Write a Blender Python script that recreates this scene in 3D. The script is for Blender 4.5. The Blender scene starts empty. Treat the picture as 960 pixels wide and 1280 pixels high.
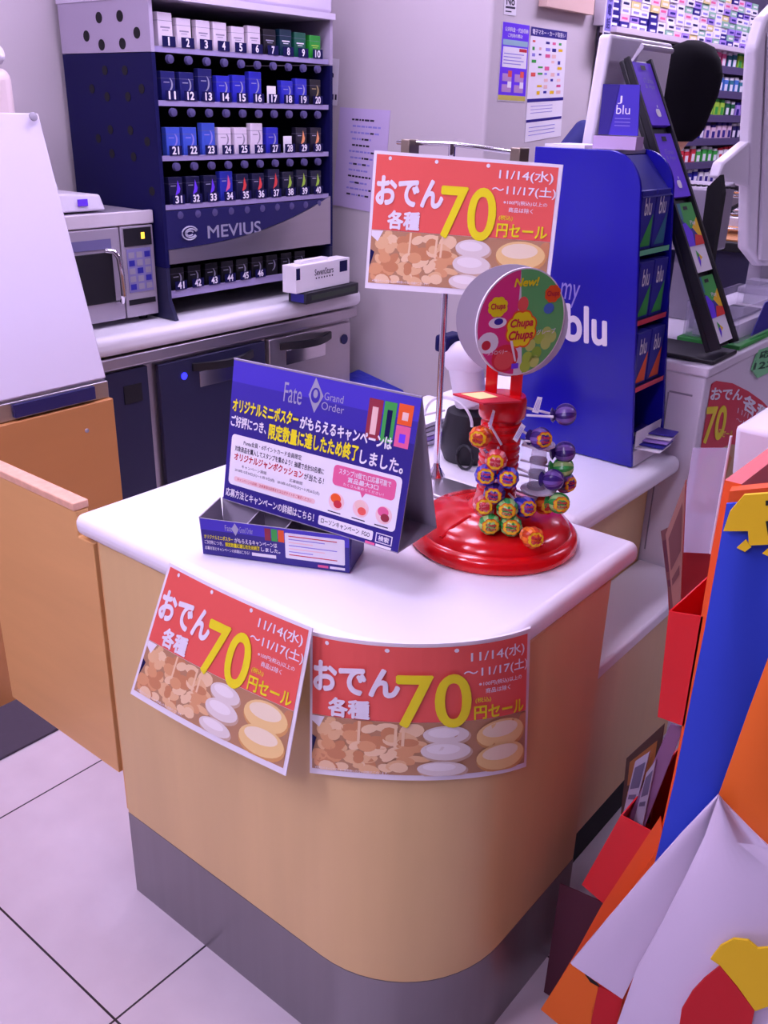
import bpy, bmesh, math, random
from math import sin, cos, pi, radians
from mathutils import Vector, Matrix
random.seed(7)
SC = bpy.context.scene
COL = SC.collection
# ------------------------------------------------------------------ camera, sky, exposure
F = 1151.7
yaw, pit, rol = radians(128.778), radians(-23.616), radians(1.448)
FW = Vector((cos(yaw)*cos(pit), sin(yaw)*cos(pit), sin(pit)))
RT0 = Vector((sin(yaw), -cos(yaw), 0)); UP0 = RT0.cross(FW)
RT = cos(rol)*RT0 + sin(rol)*UP0
UP = -sin(rol)*RT0 + cos(rol)*UP0
EYE = Vector((0, 0, 1.55))
cam = bpy.data.objects.new('camera', bpy.data.cameras.new('camera'))
COL.objects.link(cam)
cam.matrix_world = Matrix(((RT.x, UP.x, -FW.x, EYE.x), (RT.y, UP.y, -FW.y, EYE.y), (RT.z, UP.z, -FW.z, EYE.z), (0, 0, 0, 1)))
cam.data.sensor_fit = 'VERTICAL'; cam.data.sensor_height = 36; cam.data.lens = 36*F/1280
cam.data.clip_start = .02
SC.camera = cam
w = bpy.data.worlds.new('world'); SC.world = w; w.use_nodes = True
w.node_tree.nodes['Background'].inputs[0].default_value = (.80, .68, 1.0, 1)
w.node_tree.nodes['Background'].inputs[1].default_value = .50
SC.view_settings.view_transform = 'Standard'; SC.view_settings.look = 'None'
SC.view_settings.gamma = 1; SC.view_settings.use_curve_mapping = False
SC.view_settings.exposure = 0.7
LAMP = 15.0

# a pixel of the 960x1280 photograph -> a point measured in the room
def ray(x, y): return RT*((x-480)/F) - UP*((y-640)/F) + FW
def onz(x, y, z): d = ray(x, y); return EYE + d*((z-EYE.z)/d.z)
def onx(x, y, X): d = ray(x, y); return EYE + d*((X-EYE.x)/d.x)
def ony(x, y, Y): d = ray(x, y); return EYE + d*((Y-EYE.y)/d.y)
def onp(x, y, P, n): d = ray(x, y); n = Vector(n); return EYE + d*(n.dot(Vector(P)-EYE)/n.dot(d))

# ------------------------------------------------------------------ materials
def lin(c): return tuple(((v/255)/12.92 if v/255 <= .04045 else ((v/255+.055)/1.055)**2.4) for v in c) + (1,)
MATS = {}
def mat(name, rgb, rough=.5, metal=0., noise=0., scale=(20, 20, 20), spec=.5, emit=0, alpha=1., coat=0, bump=0.):
    if name in MATS: return MATS[name]
    m = bpy.data.materials.new(name); m.use_nodes = True; nt = m.node_tree
    b = nt.nodes['Principled BSDF']
    c = lin(rgb)
    b.inputs['Base Color'].default_value = c
    b.inputs['Roughness'].default_value = rough; b.inputs['Metallic'].default_value = metal
    b.inputs['Specular IOR Level'].default_value = spec
    b.inputs['Coat Weight'].default_value = coat
    if emit:
        b.inputs['Emission Color'].default_value = c; b.inputs['Emission Strength'].default_value = emit
    if alpha < 1: b.inputs['Alpha'].default_value = alpha
    if noise or bump:
        tc = nt.nodes.new('ShaderNodeTexCoord'); mp = nt.nodes.new('ShaderNodeMapping')
        mp.inputs['Scale'].default_value = scale
        nz = nt.nodes.new('ShaderNodeTexNoise'); nz.inputs['Scale'].default_value = 1; nz.inputs['Detail'].default_value = 4
        nt.links.new(tc.outputs['Object'], mp.inputs[0]); nt.links.new(mp.outputs[0], nz.inputs['Vector'])
        if noise:
            mx = nt.nodes.new('ShaderNodeMix'); mx.data_type = 'RGBA'
            mx.inputs['A'].default_value = tuple(v*(1-noise) for v in c[:3]) + (1,)
            mx.inputs['B'].default_value = tuple(min(1, v*(1+noise)) for v in c[:3]) + (1,)
            nt.links.new(nz.outputs['Fac'], mx.inputs['Factor']); nt.links.new(mx.outputs['Result'], b.inputs['Base Color'])
        if bump:
            bp = nt.nodes.new('ShaderNodeBump'); bp.inputs['Strength'].default_value = bump; bp.inputs['Distance'].default_value = .01
            nt.links.new(nz.outputs['Fac'], bp.inputs['Height']); nt.links.new(bp.outputs[0], b.inputs['Normal'])
    MATS[name] = m; return m

WALL = mat('wall paint', (205, 196, 200), .7, noise=.03, scale=(3, 3, 3))
MAPLE = mat('maple laminate', (224, 190, 130), .38, noise=.10, scale=(14, 14, 1.2))
MAPLE2 = mat('maple veneer door', (222, 170, 106), .45, noise=.10, scale=(3, 20, 20))
BROWNW = mat('brown laminate', (196, 134, 78), .5, noise=.06, scale=(3, 3, 14))
EDGEW = mat('raw board edge', (226, 176, 146), .7, noise=.25, scale=(60, 60, 60))
PLINTH = mat('brushed steel plinth', (142, 138, 142), .34, .75, noise=.08, scale=(40, 40, 2))
WHITE_TOP = mat('white countertop', (236, 234, 240), .32)
WHITE = mat('white plastic', (228, 222, 232), .4)
WHITE_P = mat('white paper', (238, 234, 240), .75)
GREYP = mat('grey plastic', (150, 144, 158), .5)
GREYC = mat('grey cardboard', (165, 158, 172), .8)
LGREY = mat('light grey metal', (176, 168, 182), .4, .3)
STEEL = mat('stainless steel', (190, 184, 190), .28, .9, noise=.05, scale=(2, 2, 60))
CHROME = mat('chrome', (220, 216, 222), .12, 1)
DSTEEL = mat('dark steel door', (46, 46, 78), .38, .3)
BLACK = mat('black plastic', (18, 17, 26), .45)
BLACKM = mat('matte black', (16, 14, 20), .8)
NAVY = mat('navy panel', (24, 22, 84), .45)
NAVYD = mat('dark navy panel', (14, 12, 72), .6, spec=.2)
BLUE = mat('deep blue board', (28, 22, 164), .22)
BLUE2 = mat('blue print', (40, 38, 150), .5)
PURP = mat('violet print', (112, 62, 238), .4)
INDIGO = mat('indigo print', (44, 30, 132), .45)
INDIGO2 = mat('indigo print light', (70, 52, 190), .45)
INDIGO3 = mat('indigo print mid', (56, 40, 160), .45)
RED = mat('red plastic', (218, 12, 20), .22, coat=.4)
REDC = mat('red cardboard', (222, 16, 26), .4)
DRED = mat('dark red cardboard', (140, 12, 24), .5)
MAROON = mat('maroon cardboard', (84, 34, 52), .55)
ORANGE = mat('orange cardboard', (240, 92, 24), .5)
CORAL = mat('coral print', (238, 94, 84), .6)
YELLOW = mat('yellow print', (244, 232, 16), .5)
YEL2 = mat('warm yellow print', (246, 200, 20), .5)
CLOTHB = mat('blue cloth', (38, 66, 196), .75, noise=.06, scale=(8, 8, 8))
CLOTHW = mat('white cloth', (226, 214, 236), .8, noise=.03, scale=(5, 5, 5))
CLOTHY = mat('yellow cloth', (240, 200, 14), .7)
CLOTHO = mat('orange cloth', (242, 112, 22), .7)
CLOTHR = mat('red cloth', (204, 20, 32), .7)
PINK = mat('pink print', (232, 96, 150), .6)
GREEN = mat('green print', (60, 170, 70), .5)
LIME = mat('lime print', (170, 214, 70), .5)
TEXTD = mat('dark ink', (40, 32, 60), .7)
TEXTR = mat('red ink', (206, 40, 60), .7)
TEXTW = mat('white ink', (240, 236, 244), .6)
TEXTL = mat('lavender ink', (150, 140, 220), .6)
SILVER = mat('silver ink', (186, 186, 206), .35, .4)
CLEAR = mat('clear acrylic', (225, 218, 240), .08, alpha=.28)
TINT = mat('clear sleeve', (215, 205, 235), .1, alpha=.35)
MATF = mat('charcoal floor mat', (70, 62, 76), .9, noise=.1, scale=(60, 60, 60))
SKIN = mat('skin', (214, 160, 128), .55)
HAIR = mat('black hair', (7, 5, 11), .85, noise=.3, scale=(80, 80, 8), spec=.1)
UNIF = mat('navy uniform', (30, 32, 110), .75)
LED = mat('blue led', (40, 40, 255), .4, emit=2.0)
AMBER = mat('amber display', (255, 190, 60), .4, emit=1.2)

# ------------------------------------------------------------------ mesh helpers
LOC = {}
class MB:
    def __init__(s): s.bm = bmesh.new(); s.m = []
    def mi(s, m):
        if m not in s.m: s.m.append(m)
        return s.m.index(m)
    def face(s, pts, m):
        vs = [s.bm.verts.new(p) for p in pts]
        f = s.bm.faces.new(vs); f.material_index = s.mi(m); return f
    def hexa(s, p, m):          # p: bottom four then top four, counter-clockwise from above
        v = [s.bm.verts.new(q) for q in p]; k = s.mi(m)
        for ix in ((3, 2, 1, 0), (4, 5, 6, 7), (0, 1, 5, 4), (1, 2, 6, 5), (2, 3, 7, 6), (3, 0, 4, 7)):
            f = s.bm.faces.new([v[i] for i in ix]); f.material_index = k
        return s
    def box(s, x0, x1, y0, y1, z0, z1, m):
        return s.hexa([(x0, y0, z0), (x1, y0, z0), (x1, y1, z0), (x0, y1, z0), (x0, y0, z1), (x1, y0, z1), (x1, y1, z1), (x0, y1, z1)], m)
    def prism(s, pts, vec, m, m2=None):
        vec = Vector(vec); a = [s.bm.verts.new(p) for p in pts]; b = [s.bm.verts.new(Vector(p)+vec) for p in pts]
        n = len(pts); k = s.mi(m); k2 = s.mi(m2 or m); fs = []
        f = s.bm.faces.new(a); f.material_index = k; fs.append(f)
        f = s.bm.faces.new(b[::-1]); f.material_index = k2; fs.append(f)
        for i in range(n):
            f = s.bm.faces.new((a[i], b[i], b[(i+1) % n], a[(i+1) % n])); f.material_index = k2; fs.append(f)
        bmesh.ops.recalc_face_normals(s.bm, faces=fs)
        return s
    def loops(s, rings, m, cap=True, closed=False):
        k = s.mi(m); R = [[s.bm.verts.new(p) for p in r] for r in rings]; n = len(R[0]); fs = []
        pairs = list(zip(R[:-1], R[1:])) + ([(R[-1], R[0])] if closed else [])
        for a, b in pairs:
            for i in range(n):
                fs.append(s.bm.faces.new((a[i], a[(i+1) % n], b[(i+1) % n], b[i])))
        if cap and not closed: fs.append(s.bm.faces.new(R[0][::-1])); fs.append(s.bm.faces.new(R[-1]))
        for f in fs: f.material_index = k
        bmesh.ops.recalc_face_normals(s.bm, faces=fs)
        return s
    def lathe(s, prof, c, m, seg=32, axis=None):
        c = Vector(c); q = Vector((0, 0, 1)).rotation_difference(Vector(axis)) if axis else None
        rings = []
        for r, z in prof:
            ring = []
            for i in range(seg):
                a = 2*pi*i/seg; v = Vector((max(r, 1e-4)*cos(a), max(r, 1e-4)*sin(a), z))
                ring.append(c + (q @ v if q else v))
            rings.append(ring)
        return s.loops(rings, m)
    def tube(s, pts, r, m, seg=8, closed=False):
        pts = [Vector(p) for p in pts]; n = len(pts); rings = []; up = Vector((.13, .21, .97)).normalized()
        for i, p in enumerate(pts):
            if closed: t = pts[(i+1) % n]-pts[i-1]
            else: t = pts[min(i+1, n-1)]-pts[max(i-1, 0)]
            t.normalize(); a = t.cross(up)
            if a.length < .05: a = t.cross(Vector((1, 0, 0)))
            a.normalize(); b = t.cross(a); rr = r[i] if isinstance(r, (list, tuple)) else r
            rings.append([p + a*rr*cos(2*pi*k/seg) + b*rr*sin(2*pi*k/seg) for k in range(seg)])
        return s.loops(rings, m, closed=closed)
    def ball(s, c, r, m, seg=16, sc=(1, 1, 1), rot=None):
        c = Vector(c); rings = []; h = seg//2
        for j in range(h+1):
            t = pi*j/h; ring = []
            for i in range(seg):
                a = 2*pi*i/seg
                v = Vector((max(sin(t), 1e-3)*cos(a)*sc[0], max(sin(t), 1e-3)*sin(a)*sc[1], cos(t)*sc[2]))*r
                if rot: v = rot @ v
                ring.append(c+v)
            rings.append(ring)
        return s.loops(rings, m)
    def add_mesh(s, vs, fs, m, fn):
        k = s.mi(m); V = [s.bm.verts.new(fn(v)) for v in vs]
        for f in fs:
            try:
                ff = s.bm.faces.new([V[i] for i in f]); ff.material_index = k
            except ValueError: pass
        return s
    def build(s, name, parent=None, smooth=True, bev=0, origin=None, seg=2):
        if parent is not None: o_ = Vector(LOC[parent.name])
        elif origin is not None: o_ = Vector(origin)
        else:
            cs = [v.co for v in s.bm.verts]
            o_ = Vector(((min(c.x for c in cs)+max(c.x for c in cs))/2, (min(c.y for c in cs)+max(c.y for c in cs))/2, min(c.z for c in cs)))
        for v in s.bm.verts: v.co -= o_
        me = bpy.data.meshes.new(name); s.bm.to_mesh(me); s.bm.free()
        for m in s.m: me.materials.append(m)
        if smooth:
            for p in me.polygons: p.use_smooth = True
            me.set_sharp_from_angle(angle=radians(38))
        o = bpy.data.objects.new(name, me); COL.objects.link(o)
        if parent is not None: o.parent = parent; LOC[o.name] = o_
        else: o.location = o_; LOC[o.name] = o_
        if bev:
            b = o.modifiers.new('bevel', 'BEVEL'); b.width = bev; b.segments = seg; b.limit_method = 'ANGLE'
        return o
def tag(o, label, cat, group=None, kind=None):
    o['label'] = label; o['category'] = cat
    if group: o['group'] = group
    if kind: o['kind'] = kind
    return o
def thing(name, label, cat, loc, group=None):
    o = bpy.data.objects.new(name, None); COL.objects.link(o); o.location = loc; o.empty_display_size = .05
    LOC[o.name] = Vector(loc); return tag(o, label, cat, group)
def struct(mb, name, **k):
    o = mb.build(name, **k); o['kind'] = 'structure'; return o
def copy_tree(root, loc, label, rotz=0):
    r = root.copy(); COL.objects.link(r); r.location = loc; r['label'] = label; r.rotation_euler.z = rotz
    LOC[r.name] = Vector(loc)
    for ch in list(root.children):
        c = ch.copy(); COL.objects.link(c); c.parent = r
        for g in ch.children:
            d = g.copy(); COL.objects.link(d); d.parent = c
    return r
# --- flat print drawn in (u right, v down) 0..1 space, laid onto a surface by a function fn(u, v, lift)
TXT = {}
def glyphs(body, shear=0):
    key = (body, shear)
    if key not in TXT:
        cu = bpy.data.curves.new('lettering', 'FONT'); cu.body = body; cu.resolution_u = 6 if len(body) < 7 else 2; cu.shear = shear
        ob = bpy.data.objects.new('lettering', cu); COL.objects.link(ob)
        me = bpy.data.meshes.new_from_object(ob)
        vs = [v.co.copy() for v in me.vertices]; fs = [tuple(p.vertices) for p in me.polygons]
        bpy.data.objects.remove(ob); bpy.data.curves.remove(cu); bpy.data.meshes.remove(me)
        x0 = min(v.x for v in vs); x1 = max(v.x for v in vs); y0 = min(v.y for v in vs); y1 = max(v.y for v in vs)
        TXT[key] = ([((v.x-x0)/(x1-x0), (v.y-y0)/(y1-y0)) for v in vs], fs, x1-x0, y1-y0)
    return TXT[key]
class Print:
    def __init__(s, fn, cuts=0): s.fn = fn; s.p = {}; s.order = []; s.cuts = cuts
    def part(s, name):
        if name not in s.p: s.p[name] = MB(); s.order.append(name)
        return s.p[name]
    def text(s, name, body, box, m, lift=.0012, bold=.015, rot=0, shear=0):
        vs, fs, gw, gh = glyphs(body, shear); u0, v0, u1, v1 = box
        b = max(bold, 0)*1.15
        offs = [(0, 0)] if b < .004 else [(0, 0), (b, 0), (-b, 0), (0, b), (0, -b)] if b < .014 else [(b*cos(k*pi/4), b*sin(k*pi/4)) for k in range(8)] + [(0, 0)]
        ex, ey = b/(gw+2*b), b/(gh+2*b)          # keep the thickened letters inside the box
        for i_, (ox, oy) in enumerate(offs):
            def f(q, ox=ox, oy=oy, lift=lift+i_*4e-5):
                a = ex+(1-2*ex)*q[0]+ox/(gw+2*b); c_ = ey+(1-2*ey)*q[1]+oy/(gh+2*b)
                return (u0+(u1-u0)*a, v1+(v0-v1)*c_ + rot*(a-.5), lift)
            s.part(name).add_mesh(vs, fs, m, f)
    def poly(s, name, pts, m, lift=.0006): s.part(name).face([(u, v, lift) for u, v in pts], m)
    def rect(s, name, box, m, lift=.0006, r=0):
        u0, v0, u1, v1 = box
        if not r: s.poly(name, [(u0, v1), (u1, v1), (u1, v0), (u0, v0)], m, lift)
        else:
            pts = []
            ru, rv = r if isinstance(r, tuple) else (r, r)
            for cu, cv, a0 in ((u1-ru, v0+rv, -90), (u1-ru, v1-rv, 0), (u0+ru, v1-rv, 90), (u0+ru, v0+rv, 180)):
                for k in range(5):
                    a = radians(a0+k*22.5); pts.append((cu+ru*cos(a), cv+rv*sin(a)))
            s.poly(name, pts[::-1], m, lift)
    def ell(s, name, c, ru, rv, m, lift=.0007, ang=0, n=18, clip=None):
        pts = []
        for k in range(n):
            a = -2*pi*k/n; x, y = ru*cos(a), rv*sin(a)
            u = c[0]+x*cos(ang)-y*sin(ang); v = c[1]+x*sin(ang)+y*cos(ang)
            if clip: u = min(max(u, clip[0]), clip[2]); v = min(max(v, clip[1]), clip[3])
            pts.append((u, v))
        s.poly(name, pts, m, lift)
    def flower(s, name, c, ru, rv, m, lift, n=8, amp=.12):
        pts = []
        for k in range(n*6):
            a = -2*pi*k/(n*6); q = 1+amp*abs(sin(n*a/2))
            pts.append((c[0]+ru*q*cos(a), c[1]+rv*q*sin(a)))
        s.poly(name, pts, m, lift)
    def done(s, parent, only=None):
        out = {}
        for nm in s.order:
            mb = s.p[nm]
            if s.cuts:
                for k in range(1, s.cuts):
                    g = mb.bm.verts[:]+mb.bm.edges[:]+mb.bm.faces[:]
                    bmesh.ops.bisect_plane(mb.bm, geom=g, plane_co=(k/s.cuts, 0, 0), plane_no=(1, 0, 0), dist=1e-6)
            for v in mb.bm.verts: v.co = s.fn(v.co.x, v.co.y, v.co.z)
            out[nm] = mb.build(nm.split('#')[0], parent, smooth=False)
        return out
def quad_fn(TL, TR, BR, BL):
    TL, TR, BR, BL = map(Vector, (TL, TR, BR, BL)); n = (TR-TL).cross(TL-BL).normalized()
    def fn(u, v, w): return TL*(1-u)*(1-v)+TR*u*(1-v)+BR*u*v+BL*(1-u)*v + n*w
    return fn

# ------------------------------------------------------------------ the room
def floor_mat():
    m = bpy.data.materials.new('pale floor tile'); m.use_nodes = True; nt = m.node_tree; N = nt.nodes; L = nt.links
    b = N['Principled BSDF']; b.inputs['Roughness'].default_value = .28
    g = N.new('ShaderNodeNewGeometry'); sx = N.new('ShaderNodeSeparateXYZ'); L.new(g.outputs['Position'], sx.inputs[0])
    outs = []
    for ax, off in ((0, 1.105), (1, -.622)):
        a = N.new('ShaderNodeMath'); a.operation = 'ADD'; a.inputs[1].default_value = off; L.new(sx.outputs[ax], a.inputs[0])
        d = N.new('ShaderNodeMath'); d.operation = 'DIVIDE'; d.inputs[1].default_value = .643; L.new(a.outputs[0], d.inputs[0])
        r = N.new('ShaderNodeMath'); r.operation = 'ADD'; r.inputs[1].default_value = .5; L.new(d.outputs[0], r.inputs[0])
        f = N.new('ShaderNodeMath'); f.operation = 'FRACT'; L.new(r.outputs[0], f.inputs[0])
        s_ = N.new('ShaderNodeMath'); s_.operation = 'SUBTRACT'; s_.inputs[1].default_value = .5; L.new(f.outputs[0], s_.inputs[0])
        ab = N.new('ShaderNodeMath'); ab.operation = 'ABSOLUTE'; L.new(s_.outputs[0], ab.inputs[0])
        lt = N.new('ShaderNodeMath'); lt.operation = 'LESS_THAN'; lt.inputs[1].default_value = .0034; L.new(ab.outputs[0], lt.inputs[0]); outs.append(lt)
    mxm = N.new('ShaderNodeMath'); mxm.operation = 'MAXIMUM'; L.new(outs[0].outputs[0], mxm.inputs[0]); L.new(outs[1].outputs[0], mxm.inputs[1])
    nz = N.new('ShaderNodeTexNoise'); nz.inputs['Scale'].default_value = 9; nz.inputs['Detail'].default_value = 6; L.new(g.outputs['Position'], nz.inputs['Vector'])
    c1 = N.new('ShaderNodeMix'); c1.data_type = 'RGBA'; c1.inputs['A'].default_value = lin((192, 180, 188)); c1.inputs['B'].default_value = lin((212, 202, 208)); L.new(nz.outputs['Fac'], c1.inputs['Factor'])
    c2 = N.new('ShaderNodeMix'); c2.data_type = 'RGBA'; c2.inputs['B'].default_value = lin((30, 24, 34)); L.new(c1.outputs['Result'], c2.inputs['A']); L.new(mxm.outputs[0], c2.inputs['Factor'])
    L.new(c2.outputs['Result'], b.inputs['Base Color']); return m
FLOOR = floor_mat()
struct(MB().box(-4.2, 2.2, -2.5, 7.5, -.08, 0, FLOOR), 'floor')
struct(MB().box(-4.2, 2.2, -2.5, 7.5, 2.75, 2.85, mat('grey ceiling', (150, 140, 150), .8)), 'ceiling')
struct(MB().box(-3.15, -3.0, -2.5, 3.0, 0, 2.75, WALL), 'wall_left')
struct(MB().box(-3.15, -1.99, 3.0, 7.5, 0, 2.75, WALL), 'wall_back', bev=.012)
ADDED_WALL = mat('dim added wall', (84, 70, 80), .8)  # dark unseen walls, added to shut out side light and cut bounce
struct(MB().box(2.2, 2.35, -2.5, 7.5, 0, 2.75, ADDED_WALL), 'added_wall_right')
struct(MB().box(-4.2, 2.2, -2.65, -2.5, 0, 2.75, ADDED_WALL), 'added_wall_front')
struct(MB().box(-1.99, 2.2, 7.35, 7.5, 0, 2.75, mat('dark brown wall', (70, 46, 52), .7)), 'wall_far')
# ceiling lights; two are added to brighten the foreground and the far right
for i, (x, y, k, lab) in enumerate(((-2.0, .3, .68, 'long ceiling light over the left aisle'), (-2.0, 2.2, .8, 'long ceiling light above the staff worktop'),
        (-1.2, -.9, 1.5, 'long ceiling light behind the viewer'), (-1.2, 1.2, .85, 'long ceiling light above the counter end'), (-.1, -1.3, 1.35, 'added ceiling light farthest behind the viewer, brightening the foreground'),
        (.7, 3.5, .85, 'added ceiling light over the customer side, brightening the far right'), (-1.3, 3.9, 1.1, 'long ceiling light above the tobacco wall shelf'), (-1.2, 5.6, .9, 'long ceiling light at the far end of the shop'))):
    t = thing('ceiling_light', lab, 'light', (x, y, 2.70), 'ceiling lights')
    MB().box(x-.17, x+.17, y-.62, y+.62, 2.71, 2.75, WHITE).build('housing', t)
    MB().box(x-.15, x+.15, y-.60, y+.60, 2.70, 2.709, mat('lit diffuser %d' % i, (230, 213, 255), .5, emit=LAMP*k)).build('diffuser', t)

# ------------------------------------------------------------------ front counter
def rounded(x0, x1, y0, y1, R, r, z):
    pts = [(x0, y1, z), (x0, y0, z)]
    for k in range(15):
        a = -pi/2 + pi/2*k/14; pts.append((x1-R+R*cos(a), y0+R+R*sin(a), z))
    pts += [(x1, y1, z)]
    return pts
c = thing('service_counter', 'beige counter end with rounded corner and steel plinth', 'counter', (-.95, 1.08, 0))
MB().prism(rounded(-1.328, -.566, .838, 1.325, .22, 0, .212), (0, 0, .616), MAPLE).build('body', c, bev=.002)
MB().prism(rounded(-1.328, -.566, .838, 1.325, .22, 0, 0.0), (0, 0, .212), PLINTH).build('plinth', c)
MB().box(-1.337, -1.326, .842, 1.30, .215, .826, MAPLE2).build('end_strip', c)
p = rounded(-1.385, -.560, .826, 1.418, .225, 0, .828)
wt = MB().prism(p, (0, 0, .042), WHITE_TOP).build('worktop', bev=.018, seg=5)
tag(wt, 'white laminate worktop with rounded corner under the lollipop stand', 'worktop')
c2 = thing('register_counter', 'beige counter section behind the rounded counter end', 'counter', (-1.0, 1.65, 0))
MB().box(-1.33, -.750, 1.335, 1.89, 0, .826, MAPLE).build('body', c2, bev=.003)
MB().box(-.748, -.612, 1.345, 1.885, .17, .568, MAPLE).build('lower_cupboard', c2, bev=.003)
MB().box(-.748, -.650, 1.345, 1.885, 0, .168, BLACKM).build('toe_kick', c2)
MB().box(-.748, -.600, 1.340, 1.888, .570, .600, WHITE_TOP).build('bag_shelf', c2, bev=.006)
w2 = MB().box(-1.385, -.685, 1.421, 1.893, .828, .870, WHITE_TOP).build('worktop', bev=.018, seg=5)
tag(w2, 'white worktop of the rear counter section under the blue display', 'worktop')
# low wooden gate at the left
g = thing('staff_gate', 'low wooden swing gate hung at the left end of counter', 'gate', (-1.6, .85, .30))
MB().prism([(-1.746, .838, .303), (-1.346, .838, .303), (-1.346, .838, .818), (-1.392, .838, .818), (-1.392, .838, .868), (-1.746, .838, .868)], (0, .028, 0), MAPLE2).build('panel', g, bev=.002)
MB().box(-1.746, -1.392, .836, .868, .869, .884, EDGEW).build('top_edge', g, bev=.002)
for z in (.40, .78): MB().tube([(-1.3415, .852, z-.03), (-1.3415, .852, z+.03)], .004, STEEL).build('hinge', g)
fm = MB().prism([(-2.14, .2, 0.001), (-1.94, .2, .001), (-1.938, 1.042, .001), (-2.14, 1.042, .001)], (0, 0, .008), MATF).build('floor_mat', bev=.002)
tag(fm, 'dark charcoal floor mat behind the low wooden gate', 'mat')

# ------------------------------------------------------------------ food warmer unit with the leaning white board (left)
u = thing('equipment_cabinet', 'brown wooden cabinet carrying the white board, left edge', 'cabinet', (-2.3, .9, 0))
MB().box(-2.40, -2.15, .30, 1.455, 0, .792, BROWNW).build('body', u, bev=.003)
MB().box(-2.40, -2.16, .30, 1.450, .794, .842, STEEL).build('steel_rail', u, bev=.003)
MB().box(-2.159, -2.150, 1.16, 1.40, .802, .836, mat('slot navy', (36, 34, 92), .4)).build('slot_panel', u)
for y, z in ((1.36, .72), (1.235, .585)):
    MB().lathe([(.006, 0), (.006, .003), (.002, .004)], (-2.150, y, z), LGREY if z > .6 else BLACKM, 12, (1, 0, 0)).build('screw_cap', u)
MB().lathe([(.008, 0), (.008, .004)], (-2.160, 1.10, .815), BLACKM, 12, (1, 0, 0)).build('screw_cap', u)
b0 = onx(143, 490, -2.16); b0.y = 1.446; b0.z = .850
tp = ony(48, 141, 1.446)
sb = thing('leaning_board', 'large blank white board leaning back on the brown cabinet', 'board', b0)
MB().prism([(b0.x, .32, b0.z), (b0.x, 1.446, b0.z), (tp.x, 1.446, tp.z), (tp.x, .32, tp.z)], (-.02, 0, -.006), mat('white board', (216, 209, 226), .5)).build('panel', sb, bev=.004)
kp = ony(39, 146, 1.42); MB().lathe([(.011, 0), (.011, .004), (.006, .006)], (kp.x+.008, kp.y, kp.z), GREYP, 14, (1, 0, .35)).build('fixing_knob', sb)
a1 = ony(22, 140, 1.30); 
hw = thing('white_appliance', 'white rounded appliance standing behind the leaning board', 'appliance', (-2.78, 1.0, .886))
A = onx(27, 140, -2.42); Md = onx(25, 84, -2.42); B_ = onx(17, 54, -2.42)
MB().box(-2.90, -2.43, .65, A.y, .887, Md.z-.002, mat('cream plastic', (226, 208, 206), .5)).build('body', hw, bev=.03, seg=4)
MB().box(-2.92, -2.42, .64, A.y-.015, Md.z, B_.z, WHITE).build('lid', hw, bev=.03, seg=5)

# ------------------------------------------------------------------ back worktop with refrigerators
f = thing('undercounter_refrigerator', 'long stainless undercounter refrigerator below the tobacco rack', 'refrigerator', (-2.7, 2.0, 0))
MB().box(-2.98, -2.47, .6, 2.82, .12, .79, STEEL).build('body', f, bev=.003)
MB().box(-2.93, -2.52, .7, 2.78, .0, .12, BLACKM).build('base', f)
MB().box(-2.47, -2.442, .6, 2.835, .775, .815, STEEL).build('top_rail', f, bev=.006, seg=3)
d = MB().box(-2.468, -2.452, .6, 1.80, .14, .765, DSTEEL).build('control_panel', f, bev=.003)
MB().box(-2.451, -2.449, 1.70, 1.77, .655, .715, BLACK).build('dial', d)
d = MB().box(-2.468, -2.448, 1.84, 2.325, .14, .760, DSTEEL).build('door', f, bev=.004)
d['label'] = 'dark door'
e = onx(230, 470, -2.447); MB().lathe([(.012, 0), (.012, .003)], e, LED, 16, (1, 0, 0)).build('indicator_light', d)
def handle(y0, y1, z, par):
    n = 10; a = []; 
    mb = MB()
    pts = [(-2.447 + .045*sin(pi*k/n), y0+(y1-y0)*k/n, z) for k in range(n+1)]
    rings = [[(q[0]-.004, q[1], z-.022), (q[0]+.006, q[1], z-.022), (q[0]+.006, q[1], z+.004), (q[0]-.004, q[1], z+.006)] for q in pts]
    mb.loops(rings, BLACK).build('handle', par)
    MB().box(-2.4475, -2.446, y0+.03, y1-.03, z-.085, z-.03, CHROME).build('pull_recess', par, bev=.0005)
handle(1.98, 2.26, .735, d)
d = MB().box(-2.468, -2.448, 2.345, 2.80, .14, .760, STEEL).build('door', f, bev=.004)
handle(2.40, 2.68, .735, d)
e = onx(430, 424, -2.447); MB().lathe([(.020, 0), (.020, .003)], e, NAVY, 20, (1, 0, 0)).build('round_badge', d)
bt = MB().box(-2.985, -2.428, .6, 2.85, .822, .885, WHITE_TOP).build('worktop', bev=.024, seg=5)
tag(bt, 'white worktop with rounded edge under the tobacco rack and microwave', 'worktop')
# carton pair on the worktop
ct = thing('cigarette_carton', 'black cigarette carton lying under the white one', 'carton', onz(405, 372, .886))
q = [onz(383, 381, .887), onz(448, 366, .887)]
dv = (q[1]-q[0]).normalized(); nv = Vector((-dv.y, dv.x, 0)); nv *= 1 if nv.dot(onz(359, 372, .887)-q[0]) > 0 else -1
L_ = (q[1]-q[0]).length; dep = .085
def cart(p0, L, dep, z0, z1, m): 
    a = Vector((p0.x, p0.y, 0)); return [a+Vector((0, 0, z0)), a+dv*L+Vector((0, 0, z0)), a+dv*L+nv*dep+Vector((0, 0, z0)), a+nv*dep+Vector((0, 0, z0)), a+Vector((0, 0, z1)), a+dv*L+Vector((0, 0, z1)), a+dv*L+nv*dep+Vector((0, 0, z1)), a+nv*dep+Vector((0, 0, z1))]
MB().hexa(cart(q[0], L_, dep, .887, .927, 0), mat('black green carton', (26, 28, 38), .35)).build('box', ct, bev=.002)
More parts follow.
